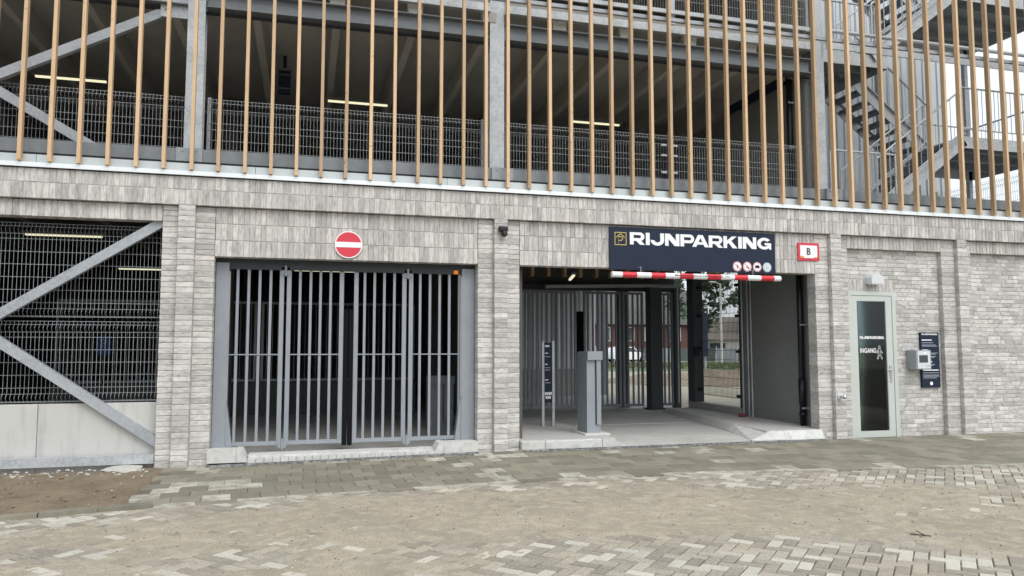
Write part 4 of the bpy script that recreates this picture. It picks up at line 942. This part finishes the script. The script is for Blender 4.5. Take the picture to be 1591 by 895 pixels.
# cars
def car(loc, rz, label, col='car_white'):
    t = thing('car', (0, 0, 0), label, 'car', 'cars parked by the brick building'); L2, W2 = 2.15, .88
    def side(pts, y0, y1, name, m, par=t): return auto_smooth(MB().prism(pts, 'y', y0, y1).build(name, m, par))
    body = [(-2.15, .35), (-2.18, .75), (-2.08, .98), (-1.35, 1.02), (1.05, 1.0), (1.75, .92), (2.12, .75), (2.15, .35), (1.7, .28), (-1.7, .28)]
    b = side(body, -W2, W2, 'body', col); cab = [(-2.0, 1.0), (-1.75, 1.46), (-1.3, 1.56), (.1, 1.56), (.45, 1.46), (1.15, 1.0)]
    side(cab, -W2+.10, W2-.10, 'cabin', col)
    for sy in (-1, 1):
        y = sy*(W2-.10)
        for q in ([(-1.72, 1.06), (-1.55, 1.42), (-.75, 1.48), (-.75, 1.06)], [(-.66, 1.06), (-.66, 1.48), (.05, 1.48), (.40, 1.38), (.92, 1.06)]): side(q, y-.012, y+.012, 'window', 'glass_far')
        side([(1.72, .72), (2.1, .66), (2.08, .76), (1.72, .86)], sy*W2*.72, sy*W2+.01*sy, 'headlight', 'lamp_body')
        for x in (-1.35, 1.35):
            wh = MB().tube((x, sy*(W2-.20), .33), (x, sy*(W2+.015), .33), .33, 24).build('wheel', 'rubber', t); MB().tube((x, sy*(W2+.012), .33), (x, sy*(W2+.025), .33), .21, 16).build('rim', 'lamp_body', wh)
    side([(1.16, 1.04), (.52, 1.44), (.56, 1.46), (1.2, 1.06)], -W2+.16, W2-.16, 'windscreen', 'glass_far')
    t.location = loc; t.rotation_euler = (0, 0, rz); return t
car((31.6, 60.5, -.03), R(12), 'white car parked by the red brick building, seen right through the inner gate bars')
car((25.4, 60.5, -.03), R(190), 'second white car farther left behind the inner gate bars')
# trees
def tree(loc, h, cr, seed, label):
    t = thing('tree', loc, label, 'tree', 'trees beyond the long roof'); rt_ = random.Random(seed); x, y, z = loc
    tr = MB().tube((x, y, -.1), (x+.2, y, h*.55), .24, 8, .13)
    for k in range(7):
        a = k*2.4; zz = h*(.3+.06*k); tr.tube((x+.1, y, zz), (x+math.cos(a)*cr*.7, y+math.sin(a)*cr*.7, zz+h*.22), .08, 6, .03)
    tr.build('trunk', 'bark', t); lf = MB(); cl = []
    for k in range(60):
        a = rt_.random()*6.28; u = rt_.uniform(-1, 1); r_ = rt_.uniform(.45, 1); s2 = math.sqrt(1-u*u); cl.append((x+math.cos(a)*s2*cr*r_, y+math.sin(a)*s2*cr*r_, h*.62+u*h*.36*r_, rt_.uniform(.5, 1.0)))
    for cx, cy, cz, rr in cl:
        for q in range(58):
            p = Vector((cx+rt_.gauss(0, rr*.5), cy+rt_.gauss(0, rr*.5), cz+rt_.gauss(0, rr*.45))); n1 = Vector((rt_.uniform(-1, 1), rt_.uniform(-1, 1), rt_.uniform(-1, 1))).normalized(); n2 = n1.orthogonal().normalized(); s3 = rt_.uniform(.2, .38)
            lf.add([p-n1*s3, p+n2*s3*.6, p+n1*s3, p-n2*s3*.6], [(0, 1, 2, 3)], rt_.random()*9)
    lf.build('crown', 'leaf', t, ids=True)
tree((43, 66, 0), 13.5, 4.2, 1, 'tall leafy tree left of the white lamp post'); tree((57.5, 74, 0), 13.5, 5.0, 2, 'broad leafy tree right of the white lamp post')
tree((30, 94, 0), 13, 4.5, 3, 'dark leafy tree behind the red brick building'); tree((48, 84, 0), 10, 3.5, 5, 'small leafy tree between the taller trees above the brown roof')

# small litter on the road
tw = thing('twig', (5.2, -5.6, 0), 'small dark broken twig lying on the sandy road', 'twig')
MB().path([(5.09, -5.56, .012), (5.17, -5.64, .014), (5.21, -5.66, .010)], .005, 6).path([(5.17, -5.64, .014), (5.15, -5.56, .035)], .004, 6).build('branch', 'twig', tw)
rl = random.Random(9); mb = MB()
for k in range(260):
    x, y = rl.uniform(-3.5, 9), rl.uniform(-6.6, -2.6); l = lump((x, y, sand_z(x, y)+.004), rl.uniform(.004, .010), 1, k*.53); mb.add(l.v, l.f)
tag(mb.build('pebbles', 'rubble', ids=True), 'tiny pale pebbles scattered over the sandy road', 'pebbles', kind='stuff')
mb = MB()
for k in range(900):
    x, y = rl.uniform(-3.8, 9.5), rl.uniform(-6.8, -2.4); l = lump((x, y, sand_z(x, y)+.002), rl.choice((.004, .005, .007, .010)), 1, k*.29); mb.add(l.v, l.f)
tag(mb.build('grit', 'soil', ids=True), 'fine brown grit strewn over the sandy road', 'grit', kind='stuff')
